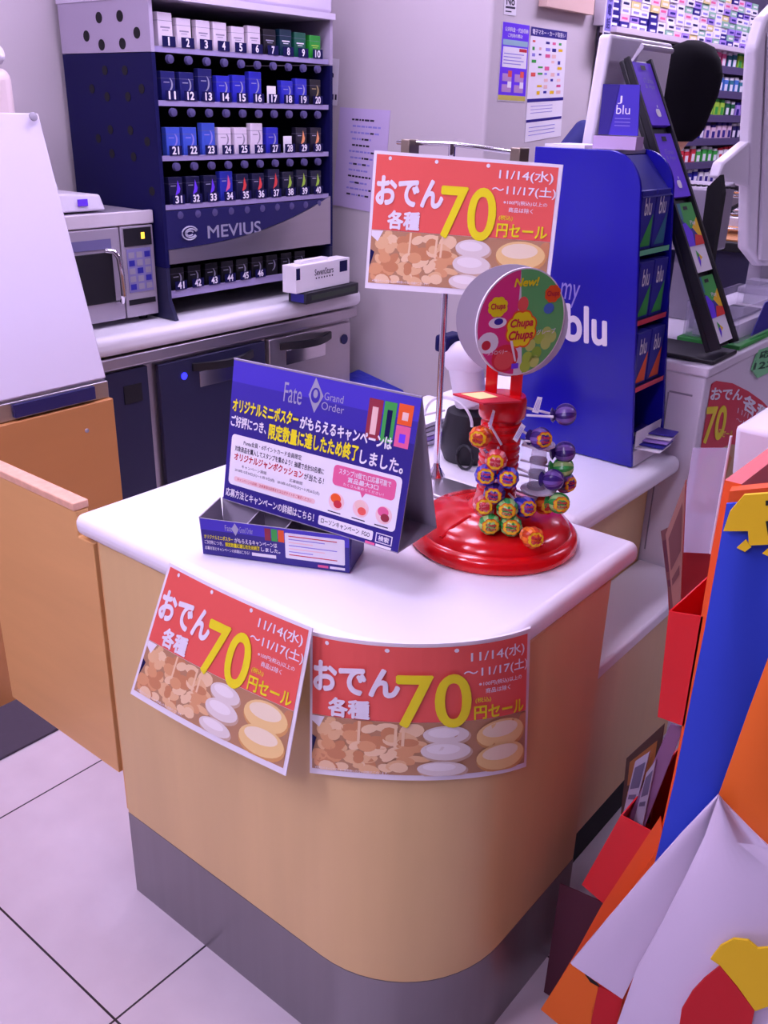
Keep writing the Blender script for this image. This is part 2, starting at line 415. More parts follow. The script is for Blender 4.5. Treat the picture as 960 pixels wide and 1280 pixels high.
MB().hexa(cart(q[0]-dv*.0008+nv*.012, .0006, .06, .892, .922, 0), BLUE2).build('blue_end_panel', ct)
MB().hexa(cart(q[0]-nv*.0006+dv*.03, L_-.05, .0005, .898, .916, 0), mat('olive print', (50, 62, 50), .4)).build('printed_band', ct)
p0 = q[0]+nv*.018-dv*.035
cw = thing('cigarette_carton', 'white cigarette carton stacked on the black one', 'carton', (p0.x, p0.y, .928))
MB().hexa(cart(p0, L_, .065, .928, 1.025, 0), WHITE_P).build('box', cw, bev=.002)
fnc = quad_fn(*[Vector((p0.x, p0.y, 0))+dv*a-nv*.0004+Vector((0, 0, b)) for a, b in ((0, 1.025), (L_, 1.025), (L_, .928), (0, .928))])
P = Print(fnc)
P.text('lettering', 'SevenStars', (.33, .22, .68, .46), TEXTD, .0004, .01)
for k in range(7): P.ell('lettering', (.36+.05*k, .56), .012, .035, TEXTD, .0004, n=10)
P.rect('dark_square', (.80, .08, .95, .5), NAVYD, .0004); P.rect('dark_end_square', (.0, .08, .07, .5), NAVYD, .0004)
P.done(cw)
MB().hexa(cart(p0+dv*.05+nv*.02, L_*.5, .03, 1.0255, 1.036, 0), WHITE_P).build('open_flap', cw)

# ------------------------------------------------------------------ microwave
mw = thing('microwave', 'steel commercial microwave beside the tobacco rack', 'microwave', (-2.7, 1.7, .886))
MB().box(-2.92, -2.56, 1.455, 1.935, .905, 1.232, LGREY).build('casing', mw, bev=.006)
MB().box(-2.558, -2.54, 1.455, 1.935, 1.195, 1.236, mat('pale trim', (214, 206, 214), .4, noise=.1, scale=(1, 16, 1))).build('top_trim', mw, bev=.003)
MB().box(-2.558, -2.542, 1.455, 1.80, .905, 1.192, LGREY).build('door', mw, bev=.004)
MB().box(-2.541, -2.538, 1.475, 1.765, .965, 1.120, BLACK).build('window', mw, bev=.004)
MB().box(-2.541, -2.539, 1.475, 1.765, 1.130, 1.160, mat('blue grey strip', (110, 106, 150), .4)).build('vent_strip', mw)
MB().box(-2.558, -2.542, 1.805, 1.93, .905, 1.192, LGREY).build('control_panel', mw, bev=.003)
cp = MB().box(-2.5415, -2.539, 1.815, 1.92, 1.130, 1.185, BLACK).build('display', mw)
MB().box(-2.5388, -2.538, 1.88, 1.893, 1.150, 1.17, AMBER).build('digits', cp)
kp_ = MB().box(-2.5415, -2.540, 1.820, 1.915, .985, 1.122, mat('keypad grey', (126, 120, 170), .5)).build('keypad', mw)
kb = MB()
for r in range(5):
    for s_ in range(3): kb.box(-2.5399, -2.5392, 1.826+.031*s_, 1.848+.031*s_, .993+.025*r, 1.011+.025*r, BLUE2 if (r+s_) % 3 == 0 else GREYP)
kb.build('keys', kp_)
MB().box(-2.5415, -2.540, 1.815, 1.92, .945, .962, BLACK).build('lower_strip', mw)
MB().tube([(-2.543, 1.745, 1.125), (-2.525, 1.765, 1.122), (-2.515, 1.772, 1.105), (-2.515, 1.778, 1.05), (-2.515, 1.778, .985), (-2.525, 1.776, .965), (-2.543, 1.770, .962)], .009, CHROME, 10).build('handle', mw)
for y in (1.49, 1.90): MB().lathe([(.014, 0), (.016, .018)], (-2.59, y, .886), BLACK, 12).build('foot', mw)
for y in (1.49, 1.90): MB().lathe([(.014, 0), (.016, .018)], (-2.88, y, .886), BLACK, 12).build('foot', mw)
bx = thing('white_case', 'white flat case with blue label on the microwave', 'case', (-2.72, 1.62, 1.237))
MB().hexa([(-2.86, 1.465, 1.238), (-2.60, 1.465, 1.238), (-2.60, 1.80, 1.238), (-2.86, 1.80, 1.238), (-2.85, 1.46, 1.30), (-2.61, 1.46, 1.302), (-2.61, 1.79, 1.285), (-2.85, 1.79, 1.283)], WHITE).build('body', bx, bev=.006)
MB().box(-2.599, -2.597, 1.70, 1.735, 1.255, 1.275, PURP).build('blue_label', bx)
b2 = thing('folded_papers', 'folded papers and green sachet on the white case', 'papers', (-2.74, 1.57, 1.30))
MB().hexa([(-2.84, 1.47, 1.304), (-2.64, 1.47, 1.304), (-2.64, 1.665, 1.304), (-2.84, 1.665, 1.304), (-2.84, 1.47, 1.325), (-2.64, 1.47, 1.33), (-2.64, 1.66, 1.322), (-2.84, 1.66, 1.322)], WHITE_P).build('paper_stack', b2)
MB().prism([(-2.66, 1.60, 1.334), (-2.66, 1.645, 1.334), (-2.68, 1.65, 1.36), (-2.68, 1.61, 1.37)], (-.006, 0, 0), GREEN).build('green_sachet', b2)
MB().prism([(-2.68, 1.56, 1.334), (-2.67, 1.61, 1.334), (-2.70, 1.60, 1.40), (-2.70, 1.575, 1.405)], (-.006, 0, 0), GREYP).build('folded_slip', b2)

# ------------------------------------------------------------------ tobacco rack
RX = -2.50
rk = thing('tobacco_rack', 'navy tobacco display rack with numbered shelves', 'rack', (-2.72, 2.34, .886))
Y0, Y1 = 1.955, 2.735
def sidepanel(y, nm, both):
    mb = MB()
    mb.prism([(-2.965, y, 1.055), (RX, y, 1.055), (RX, y, 1.69), (-2.965, y, 1.69)], (0, .014, 0), NAVYD)
    mb.prism([(-2.965, y, .887), (-2.47, y, .887), (RX, y, .95), (RX, y, 1.054), (-2.965, y, 1.054)], (0, .014, 0), DSTEEL)
    o = mb.build(nm, rk)
    MB().prism([(-2.965, y, 1.692), (RX, y, 1.692), (RX, y, 1.835), (-2.965, y, 1.835)], (0, .014, 0), mat('pale grey panel', (178, 166, 190), .5)).build('upper_side_panel', rk)
    if both:
        for (px, py) in ((123.5, 22), (149.5, 20), (127, 56), (153, 54.5), (108, 45), (171, 41)):
            q = ony(px, py, y-.0006); MB().lathe([(.016, -.0008), (.016, .0008)], q, BLACKM, 16, (0, 1, 0)).build('round_hole', rk)
        for (px, py) in ((131, 88), (156, 88), (115, 111), (177, 111), (134, 121), (160, 121), (138, 162), (163, 163), (123, 173), (184, 177), (140, 192), (167, 196), (190, 239)):
            q = ony(px, py, y-.0006); MB().lathe([(.014, -.0008), (.014, .0008)], q, BLACKM, 16, (0, 1, 0)).build('round_hole', rk)
sidepanel(Y0-.014, 'side_panel', True); sidepanel(Y1, 'side_panel', False)
MB().box(-2.97, -2.945, Y0, Y1, .9, 1.835, BLACKM).build('back_panel', rk)
MB().box(-2.97, RX+.012, Y0-.016, Y1+.016, 1.836, 1.856, mat('header white', (214, 204, 224), .45)).build('top_panel', rk)
MB().box(-2.97, RX+.0, Y0-.014, Y1+.014, 1.857, 2.02, mat('header white', (214, 204, 224), .45)).build('header', rk, bev=.01)
ROWS = [1.715, 1.565, 1.405, 1.257]
for z in ROWS:
    MB().box(-2.94, RX-.012, Y0+.002, Y1-.002, z-.022, z-.012, BLACKM).build('shelf', rk)
    lip = MB().box(RX-.012, RX-.006, Y0+.002, Y1-.002, z-.022, z-.006, mat('clear lip', (160, 150, 192), .2)).build('shelf_lip', rk)
    for i in range(10): MB().lathe([(.013, 0), (.012, .012), (.004, .014)], (RX-.011, Y0+.058+.0735*i, z-.040), mat('pusher grey', (84, 78, 124), .3), 12, (1, 0, 0)).build('pack_pusher', rk)
MB().box(-2.94, RX-.03, Y0+.002, Y1-.002, .950, .958, BLACKM).build('shelf', rk)
MB().box(RX-.03, RX-.024, Y0+.002, Y1-.002, .950, .975, mat('clear lip', (196, 186, 222), .2)).build('shelf_lip', rk)
# curved fascia and steel strip
n = 16; top = []; bot = []
for k in range(n+1):
    t = k/n; y = Y0+(Y1-Y0)*t; bot.append((RX, y, 1.113+.130*t**2.3))
MB().prism([(RX, Y0, 1.232), (RX, Y1, 1.232)] + [(RX, y, min(z, 1.228)) for _, y, z in bot[::-1]], (-.02, 0, 0), NAVY).build('curved_fascia', rk)
MB().prism([(RX+.002, y, z-.0015) for _, y, z in bot] + [(RX+.002, Y1, 1.066), (RX+.002, Y0, 1.066)], (-.018, 0, 0), STEEL).build('steel_strip', rk)
fnm = quad_fn((RX+.0005, Y0, 1.235), (RX+.0005, Y1, 1.235), (RX+.0005, Y1, 1.06), (RX+.0005, Y0, 1.06))
EMZ = 1.158
P = Print(fnm)
P.text('brand_lettering', 'MEVIUS', (.215, .335, .53, .575), SILVER, .0006, .012)
P.done(rk)
sw = MB()
for (a0, r1, r2, off) in ((0, .042, .028, 0), (0, .030, .018, .004), (0, .018, .010, .0)):
    pts = []
    for k in range(25):
        a = radians(20+k*13); pts.append((RX+.003, 2.045+off+.8*r1*cos(a)*(1-.01*k*.5), EMZ+.8*r2*sin(a)*(1-.01*k*.5)))
    sw.tube(pts, .0025, SILVER, 6)
sw.build('swirl_emblem', rk)
# numbers
nums = []
PITCH = .0735
def slot_y(i): return Y0+.058+PITCH*i
for n_ in range(1, 47):
    if n_ <= 40: r, i = divmod(n_-1, 10); z = ROWS[r]-.004; x = RX-.004; y = slot_y(i)
    else: i = n_-41; z = .977; x = RX-.020; y = slot_y(i)
    wd = .014*len(str(n_)) if n_ != 1 else .006
    mb = MB()
    mb.box(x-.001, x, y-.024, y+.026, z-.002, z+.027, NAVYD)
    P = Print(lambda u, v, w_: Vector((x+w_, y-wd/2+wd*u, z+.001+.024*(1-v)))); P.p['slot_number'] = mb; P.order.append('slot_number')
    P.fn = (lambda x, y, z, wd: lambda u, v, w_: Vector((x+w_, y-wd/2+wd*u, z+.001+.024*(1-v))))(x, y, z, wd)
    pl_ = mb.build('slot_plate', rk, smooth=False); P.p = {}; P.order = []
    P.text('slot_number', str(n_), (0, 0, 1, 1), TEXTW, .0006, .03 if n_ != 1 else 0.01); P.done(pl_)
# packs
def pack(nm, body, emb, kind):
    r = thing('cigarette_pack', nm, 'cigarette pack', (0, 0, -50), 'cigarette packs in the rack')
    LOC[r.name] = Vector((0, 0, 0))
    MB().box(-.023, 0, -.0275, .0275, 0, .088, body).build('carton', r, bev=.0015)
    mb = MB()
    if kind == 'swoosh':
        for k in range(10):
            a, b = radians(-70+k*12), radians(-58+k*12); w0, w1 = .001+.0022*sin(pi*k/10), .001+.0022*sin(pi*(k+1)/10)
            cy, cz, R = -.008, .052, .022
            mb.face([(.0006, cy+(R-w0)*cos(a), cz+(R-w0)*sin(a)), (.0006, cy+(R+w0)*cos(a), cz+(R+w0)*sin(a)), (.0006, cy+(R+w1)*cos(b), cz+(R+w1)*sin(b)), (.0006, cy+(R-w1)*cos(b), cz+(R-w1)*sin(b))], emb)
        mb.box(0, .0005, -.018, .004, .056, .0585, emb)
    elif kind == 'flash':
        mb.prism([(.0006, -.004, .03), (.0006, .014, .04), (.0006, .018, .052), (.0006, .008, .078), (.0006, .004, .05)], (-.0004, 0, 0), emb)
        mb.box(0, .0005, -.02, .0, .060, .0625, SILVER)
    else:
        mb.box(0, .0005, -.018, .018, .050, .054, emb); mb.box(0, .0005, -.012, .012, .044, .046, emb)
    mb.build('printed_emblem', r, smooth=False)
    MB().box(-.0236, .0004, -.0279, .0279, .0675, .0685, mat('seam grey', (120, 116, 140), .5)).build('lid_seam', r)
    return r
PACKC = {}
def pmat(nm, c): return mat(nm+' pack', c, .35)
KIND = {
 'white': (pmat('white', (226, 214, 226)), mat('grey print', (150, 140, 160), .5), 'line'),
 'black': (pmat('black', (26, 24, 34)), SILVER, 'line'), 'dark teal': (pmat('teal', (16, 50, 70)), TEXTW, 'line'),
 'dark green': (pmat('dgreen', (16, 92, 70)), TEXTW, 'line'), 'bright green': (pmat('bgreen', (40, 160, 50)), LIME, 'line'),
 'navy': (pmat('navy', (32, 34, 108)), SILVER, 'swoosh'), 'blue': (pmat('blue', (48, 50, 190)), SILVER, 'swoosh'),
 'light blue': (pmat('lblue', (66, 92, 204)), TEXTL, 'swoosh'), 'white swirl': (pmat('whites', (230, 218, 232)), mat('grey print', (150, 140, 160), .5), 'swoosh'),
 'gold-marked black': (pmat('blackg', (22, 20, 30)), mat('gold ink', (190, 170, 110), .4), 'swoosh'),
 'violet-flashed dark': (pmat('darkv', (24, 24, 66)), PURP, 'flash'), 'pink-flashed blue': (pmat('bluep', (42, 52, 170)), PINK, 'flash'),
 'red-flashed dark': (pmat('darkr', (26, 28, 66)), mat('scarlet print', (230, 70, 70), .5), 'flash'), 'lime-flashed dark': (pmat('darkl', (24, 26, 52)), LIME, 'flash'),
 'glare-painted dark': (pmat('darko', (30, 26, 44)), mat('painted glare', (255, 170, 110), .5), 'flash'), 'grey-marked black': (pmat('blackgr', (24, 24, 32)), SILVER, 'swoosh')}  # orange flash on dark packs is warm reflected glare painted as print
SEQ = ['white']*6+['black', 'dark teal', 'dark green', 'bright green'] + ['navy']*3+['blue']*3+[None]+['blue']*2+['gold-marked black'] + ['light blue']*3+['white swirl']*3+['blue', None]+['glare-painted dark']*2 + ['violet-flashed dark']*3+['pink-flashed blue']+['red-flashed dark']*3+['lime-flashed dark']*3 + ['grey-marked black']*6+['grey-marked black']*3
TALL = {1: 1.12, 13: 1.15, 16: 1.15, 23: 1.15, 26: 1.15, 34: 1.12, 37: 1.12, 39: 1.06, 18: .9, 14: .95, 9: .95, 10: .9, 7: .95, 5: .92}
PROTO = {}
for n_, k in enumerate(SEQ, 1):
    if n_ <= 40: r, i = divmod(n_-1, 10); z = ROWS[r]-.0115; x = RX-.016
    else: i = n_-41; z = .9585; x = RX-.035
    y = slot_y(i)+random.uniform(-.003, .003)
    if k is None:
        o = MB().box(x-.002, x, y-.022, y+.02, z+.0, z+.060, WHITE_P).build('price_card', bev=.001)
        tag(o, 'taller blank white card between blue packs, second tier of the rack' if n_ == 17 else 'short blank white card left of the glare-painted packs on the rack', 'card'); continue
    lab = '%s cigarette pack behind number %d on the tobacco rack' % (k, n_) if n_ < 47 else '%s cigarette pack hidden behind the white carton, %s past number 46' % (k, ['first', 'second', 'third'][n_-47])
    if k not in PROTO: PROTO[k] = o = pack(lab, *KIND[k]); o.location = (x, y, z)
    else: o = copy_tree(PROTO[k], (x, y, z), lab)
    o.scale.z = TALL.get(n_, 1.0)

# ------------------------------------------------------------------ papers on the grey wall
def note(nm, lab, corners, rows, cols, head=None, extra=None):
    TL, TR, BR, BL = corners; fn = quad_fn(*corners)
    nrm = (Vector(TR)-Vector(TL)).cross(Vector(TL)-Vector(BL)).normalized()
    o = MB().prism([Vector(p)+nrm*.0 for p in (BL, BR, TR, TL)], -nrm*.0012, mat('mauve paper', (204, 186, 226), .8) if nm == 'handwritten_notice' else WHITE_P).build(nm)
    tag(o, lab, 'notice'); LOC[o.name] = o.location.copy()
    P = Print(fn)
    return o, P
WY = 2.997
o, P = note('handwritten_notice', 'pale sheet with rows of dark writing taped beside the rack', [ony(425, 134, WY), ony(488, 138, WY), ony(478, 268, WY), ony(416, 256, WY)], 0, 0)
random.seed(3)
for k in range(13):
    v = .1+.062*k; u = .25+random.uniform(0, .06)
    while u < .82+random.uniform(-.25, .05):
        l = random.uniform(.03, .09); P.rect('writing', (u, v, u+l, v+.018), TEXTD if k in (0, 4, 9) or random.random() < .3 else TEXTL, .0005); u += l+.015
P.done(o)
o, P = note('narrow_notice', 'narrow lilac strip with dark letters at the edge of the rack', [ony(409, 72, WY), ony(424, 74, WY), ony(421, 132, WY), ony(408, 131, WY)], 0, 0)
P.text('lettering', 'n', (.2, .30, .6, .40), TEXTD, .0005, .02); P.text('lettering', ':II', (.2, .76, .95, .88), TEXTD, .0005, .02); P.done(o)
WX = -1.988
o, P = note('purple_notice', 'tall purple notice with white panel on the pillar wall', [onx(629, 27, WX), onx(662, 32, WX), onx(656, 128, WX), onx(622, 126, WX)], 0, 0)
P.rect('print', (.0, .0, 1, .92), PURP, .0004); P.rect('print', (.06, .30, .96, .56), WHITE_P, .0007); P.rect('print', (.04, .21, .97, .28), mat('mint print', (150, 190, 200), .6), .0007)
P.text('print', '公共料金・代金収納', (.08, .05, .95, .11), TEXTW, .001); P.text('print', 'ご利用の際は', (.2, .13, .75, .18), TEXTW, .001)
P.rect('print', (.66, .31, .95, .35), TEXTR, .0009)
for k in range(4): P.rect('print', (.1, .38+.042*k, .85-.1*(k % 2), .392+.042*k), TEXTL, .0009)
for a in range(2):
    for b in range(2): P.rect('print', (.1+.45*a, .64+.14*b, .44+.45*a, .74+.14*b), mat('mauve print', (190, 150, 200), .6), .0008); P.rect('print', (.3+.45*a, .60+.14*b, .44+.45*a, .68+.14*b), CORAL if b == 0 else WHITE_P, .001)
P.rect('print', (-.0, .92, 1, .985), mat('mustard print', (206, 196, 90), .6), .0008); P.done(o)
o, P = note('price_notice', 'white notice with dark heading right of the purple one', [onx(664, 33, WX), onx(709, 40, WX), onx(701, 170, WX), onx(656, 178, WX)], 0, 0)
P.rect('print', (.0, .0, 1, .075), INDIGO, .0004); P.text('print', '電子マネー・カード取扱い', (.04, .015, .95, .06), TEXTW, .0008)
cl = [CORAL, GREEN, BLUE2, YEL2, PINK, INDIGO]
for r in range(9):
    for s_ in range(5):
        if random.random() < .7: P.rect('print', (.06+.18*s_, .11+.055*r, .06+.18*s_+random.uniform(.06, .14), .115+.055*r+random.uniform(.01, .03)), random.choice(cl+[TEXTL, mat('mauve print', (190, 150, 200), .6), mat('peach print', (240, 200, 190), .6)]), .0006)
P.rect('print', (.0, .615, 1, .645), INDIGO, .0006); P.rect('print', (.0, .80, .98, .825), INDIGO, .0006)
for k in range(3): P.rect('print', (.1, .68+.03*k, .7, .685+.03*k), TEXTL, .0006); P.rect('print', (.08, .87+.035*k, .8, .876+.035*k), TEXTL, .0006)
P.done(o)
o, P = note('small_notice', 'small white label above the purple notice', [onx(631, -8, WX), onx(646, -6, WX), onx(645, 20, WX), onx(630, 18, WX)], 0, 0)
P.text('print', 'No', (.15, .10, .85, .52), TEXTD, .0006, .02); P.rect('print', (.1, .58, .9, .68), TEXTD, .0006); P.rect('print', (.1, .8, .6, .86), TEXTD, .0006); P.done(o)
struct(MB().box(-1.989, -1.955, 3.30, 3.66, 1.905, 1.96, mat('beige header board', (222, 190, 176), .5)), 'trim_1')
# blue bag behind
bb = MB()
a, b_, c_ = ony(438, 466, 2.93), ony(494, 490, 2.93), ony(470, 474, 2.93)
bb.hexa([(a.x, 2.88, 0.0), (b_.x, 2.88, 0.0), (b_.x, 2.98, 0.0), (a.x, 2.98, 0.0), (a.x, 2.87, a.z), (b_.x+.01, 2.87, b_.z-.01), (b_.x+.01, 2.985, b_.z), (a.x, 2.985, a.z+.01)], mat('royal blue bag', (42, 48, 170), .55, bump=.6, scale=(30, 30, 30)))
bl = thing('blue_bin', 'royal blue bin standing in the gap beside the refrigerator', 'bin', ((a.x+b_.x)/2, 2.93, 0))
bb.build('body', bl, bev=.012)
MB().prism([(a.x+.0, 2.868, a.z-.04), (b_.x+.012, 2.868, b_.z-.05), (b_.x+.012, 2.868, b_.z-.015), (a.x, 2.868, a.z)], (0, -.006, 0), MATS['royal blue bag']).build('rim', bl, bev=.002)

# ------------------------------------------------------------------ wall shelf with cartons and hanging goods
SX = -1.95
sh = thing('wall_shelf', 'tall dark wall shelf of cartons and small goods at upper right', 'shelf', (-1.97, 4.6, 1.2))
MB().box(-1.985, -1.975, 3.76, 5.75, 1.15, 2.4, mat('shelf back', (74, 66, 92), .6)).build('back_panel', sh)
MB().box(-1.985, -1.93, 3.72, 3.757, 1.875, 2.4, WHITE).build('end_panel', sh)
MB().box(-1.974, -1.90, 3.76, 5.45, 1.852, 1.872, mat('shelf cream', (220, 206, 218), .5)).build('carton_shelf', sh)
LIPZ = [1.780, 1.668, 1.556, 1.447, 1.337, 1.230]
for z in LIPZ:
    MB().box(-1.974, -1.925, 4.45, 5.75, z-.012, z-.004, GREYP).build('tray', sh)
    MB().box(-1.924, -1.918, 4.45, 5.75, z-.028, z+.006, mat('tray lip', (92, 82, 120), .3)).build('tray_lip', sh)
MB().box(-1.974, -1.935, 4.30, 4.60, 1.74, 1.83, INDIGO).build('price_header', sh)
sg = MB().box(-1.93, -1.927, 3.70, 3.765, 1.80, 2.10, WHITE_P).build('shelf_sign', origin=(-1.93, 3.73, 1.8)); tag(sg, 'narrow upright sign with violet characters at the shelf end', 'sign')
P = Print(quad_fn((-1.9265, 3.70, 2.10), (-1.9265, 3.765, 2.10), (-1.9265, 3.765, 1.80), (-1.9265, 3.70, 1.80)))
P.rect('print', (.1, .0, .9, .82), TEXTL, .0004); P.rect('print', (.08, .84, .92, .98), NAVYD, .0004)
for k, ch in enumerate('国際電話'): P.text('print', ch, (.25, .2+.155*k, .75, .33+.155*k), INDIGO, .0008, .02)
P.done(sg)
ROWN = ['bottom', 'second', 'third', 'fourth', 'fifth', 'sixth', 'seventh', 'eighth']
ORD = ['first', 'second', 'third', 'fourth', 'fifth', 'sixth', 'seventh', 'eighth', 'ninth', 'tenth', 'eleventh', 'twelfth', 'thirteenth', 'fourteenth', 'fifteenth', 'sixteenth', 'seventeenth']
def small(proto, loc, lab, cat, grp, scale=None):
    o = proto.copy(); COL.objects.link(o); o.location = loc; tag(o, lab, cat, grp)
    if scale: o.scale = scale
    return o
def boxproto(nm, m, m2, d, w, h):
    mb = MB(); mb.box(-d, 0, -w/2, w/2, 0, h, m); mb.box(0, .0008, -w*.32, w*.30, h*.3, h*.62, m2)
    o = mb.build(nm, smooth=False, origin=(0, 0, 0)); return o
CC = [('white', boxproto('carton', WHITE_P, TEXTL, .05, .082, .0262)), ('white', boxproto('carton', WHITE_P, NAVY, .05, .082, .0262)), ('blue-banded', boxproto('carton', INDIGO, WHITE_P, .05, .082, .0262)),
      ('violet', boxproto('carton', mat('lilac box', (170, 140, 220), .5), INDIGO, .05, .082, .0262)), ('pale pink', boxproto('carton', mat('pale pink box', (226, 196, 214), .5), PINK, .05, .082, .0262)), ('pale green', boxproto('carton', mat('pale green box', (150, 196, 170), .5), WHITE_P, .05, .082, .0262)), ('yellow-marked', boxproto('carton', mat('straw box', (226, 210, 140), .5), WHITE_P, .05, .082, .0262))]
used = set()
random.seed(11)
for c_ in range(18):
    y = 3.81+.0905*c_
    for r in range(8):
        z = 1.8725+.0268*r
        if z > 1.93+.105*(y-3.78)+.03: break
        k = random.choices(range(7), (5, 4, 4 if c_ < 6 else 1, 2, 2, 2, 1))[0]
        nm, pr = CC[k]
        lab = '%s carton, %s row up on the high shelf, %s column from the left' % (nm, ROWN[r], ORD[c_] if c_ < 17 else 'last')
        if k not in used: used.add(k); o = pr; o.location = (SX+.01, y, z); tag(o, lab, 'carton', 'cartons on the high shelf')
        else: small(pr, (SX+.01+random.uniform(-.004, .004), y, z), lab, 'carton', 'cartons on the high shelf')
def lighter(nm, m, m2):
    mb = MB(); mb.box(-.014, 0, -.021, .021, 0, .066, m); mb.box(-.013, -.001, -.018, .018, .0665, .080, m2); mb.box(0, .0008, -.014, .014, .012, .045, m2)
    return mb.build(nm, smooth=False, origin=(0, 0, 0))
GD = [[('blue', BLUE2, TEXTW), ('violet', PURP, WHITE_P), ('pink', PINK, TEXTW), ('teal', mat('teal print', (50, 120, 140), .5), TEXTW), ('lime', LIME, GREEN), ('amber', YEL2, ORANGE), ('white', WHITE_P, TEXTL)],
      [('white', WHITE_P, TEXTL), ('white', WHITE_P, CORAL), ('sky blue', mat('sky print', (70, 120, 200), .5), TEXTW), ('teal', MATS['teal print'], TEXTW), ('violet', PURP, TEXTW)],
      [('red', TEXTR, TEXTW), ('green', GREEN, LIME), ('lime', LIME, GREEN), ('dark green', mat('forest print', (24, 96, 60), .5), TEXTW), ('lilac', MATS['lilac box'], INDIGO), ('white', WHITE_P, INDIGO)],
      [('white', WHITE_P, TEXTL), ('blue', BLUE2, TEXTW), ('pale', MATS['pale pink box'], INDIGO), ('navy', NAVY, TEXTW), ('straw', MATS['straw box'], TEXTR)],
      [('red', TEXTR, TEXTW), ('green', GREEN, TEXTW), ('white', WHITE_P, TEXTR), ('navy', NAVY, TEXTW)], [('blue', BLUE2, TEXTW), ('white', WHITE_P, INDIGO)]]
GP = {}
TIERN = ['top', 'second', 'third', 'fourth', 'fifth', 'lowest']
for t_, z in enumerate(LIPZ):
    for i in range(17):
        y = 4.50+.0735*i
        pal = GD[t_]; k = min(int(i*len(pal)/17+random.uniform(-.3, .6)), len(pal)-1); k = max(k, 0)
        nm, m1, m2 = pal[k]; key = (m1.name, m2.name)
        lab = '%s small pack in the %s tray of the wall shelf, %s from the left' % (nm, TIERN[t_], ORD[i])
        loc = (-1.930, y+random.uniform(-.004, .004), z-.0035)
        if key not in GP: o = GP[key] = lighter('lighter_pack', m1, m2); o.location = loc; tag(o, lab, 'pack', 'small packs in the wall shelf trays')
        else: o = small(GP[key], loc, lab, 'pack', 'small packs in the wall shelf trays')
        o.scale = (1, 1.25, random.uniform(.85, 1.05))

# ------------------------------------------------------------------ white till cabinet at the right
k_ = thing('till_cabinet', 'white cabinet beyond the counter carrying the gift card stand', 'cabinet', (-.81, 2.4, 0))
MB().box(-.955, -.667, 1.905, 3.2, 0, 1.045, WHITE).build('body', k_, bev=.004)
MB().box(-.958, -.662, 1.9, 3.2, 1.046, 1.068, WHITE).build('top', k_, bev=.004)
MB().box(-.745, -.742, 1.9035, 1.9045, .62, 1.0, GREYP).build('panel_seam', k_)
MB().box(-.742, -.69, 1.9035, 1.9045, 1.0, 1.004, GREYP).build('panel_seam', k_)
tc_ = thing('till_counter', 'lower staff counter behind the white cabinet carrying the monitor', 'counter', (-1.15, 2.2, 0))
MB().box(-1.33, -.965, 1.905, 2.30, 0, .845, MAPLE).build('body', tc_)
MB().box(-1.36, -.962, 1.902, 2.32, .846, .870, WHITE_TOP).build('top', tc_, bev=.004)
# sticker on its side
XS = -.6665
def tick(px, py): return onx(px, py, XS)
TL, BLp = tick(889, 480), tick(864, 640)
o_ = []
fan = MB()
def fanpoly(ps, off, m): 
    v = [tick(*p) for p in ps]; fan.prism([Vector((q.x+off, q.y, q.z)) for q in v], (.0006, 0, 0), m)
fanpoly([(862, 640), (889, 480), (895, 476), (915, 479), (935, 489), (952, 501), (975, 525), (990, 545), (975, 560), (930, 640)], .0006, mat('crimson sticker', (214, 30, 62), .5))
st = fan.build('wedge_sticker'); tag(st, 'red wedge-shaped food sticker on the side of the white cabinet', 'sticker')
pc = MB()
for ps, m in (([(863, 632), (871, 590), (878, 572), (912, 555), (922, 556), (928, 640), (862, 640)], mat('tan print', (196, 160, 120), .6)), ([(876, 600), (886, 573), (896, 571), (890, 600)], MATS['straw box']), ([(893, 585), (905, 562), (914, 572), (905, 600)], mat('toast print', (190, 130, 70), .6)), ([(868, 628), (874, 605), (888, 608), (882, 632)], mat('pale food print', (220, 196, 160), .6))):
    pc.prism([Vector((q.x+(.0014 if m.name != 'tan print' else .0012), q.y, q.z)) for q in [tick(*p) for p in ps]], (.0005, 0, 0), m)
pc.build('food_picture', st)
def warp(cs):
    a, b, c2_, d_ = [tick(*p) for p in cs]; return quad_fn(a, b, c2_, d_)
P = Print(warp([(889, 484), (929, 486), (926, 500), (886, 500)])); P.text('lettering', 'おでん', (0, 0, 1, 1), TEXTW, .002, .03); P.done(st)
P = Print(warp([(930, 490), (962, 512), (958, 534), (926, 510)])); P.text('lettering', '各種', (0, 0, 1, 1), TEXTW, .002, .03); P.done(st)
P = Print(warp([(883, 508), (910, 506), (903, 548), (876, 556)])); P.text('price_lettering', '70', (0, 0, 1, 1), YELLOW, .002, .02); P.done(st)
P = Print(warp([(898, 536), (916, 538), (914, 548), (896, 546)])); P.text('price_lettering', '円セール', (0, 0, 1, 1), YELLOW, .002, .01); P.done(st)
P = Print(warp([(922, 508), (955, 526), (952, 548), (918, 530)])); P.text('lettering', '11/14(水)', (0, 0, 1, .45), MATS['pale pink box'], .002, .0); P.text('lettering', '～11/17(土)', (0, .5, 1, .95), MATS['pale pink box'], .002, .0); P.done(st)
# green price tag
gt = MB(); gt.prism([Vector((q.x+.001, q.y, q.z)) for q in [tick(*p) for p in [(938, 462), (946, 437), (985, 425), (985, 452), (945, 472)]]], (.004, 0, 0), mat('mint tag', (130, 220, 150), .5))
t_ = gt.build('price_tag'); tag(t_, 'mint green tag hanging on the white cabinet edge', 'tag')
P = Print(lambda u, v, w_: (lambda q: Vector((q.x+.0056+w_, q.y, q.z)))(tick(944+40*u+ -6*v, 436-6*u+28*v)))
P.text('lettering', '応募', (.1, .1, .8, .45), mat('forest print', (24, 96, 60), .5), .0004, .02); P.text('lettering', '12才', (.0, .55, .8, .95), MATS['forest print'], .0004, .02); P.done(t_)
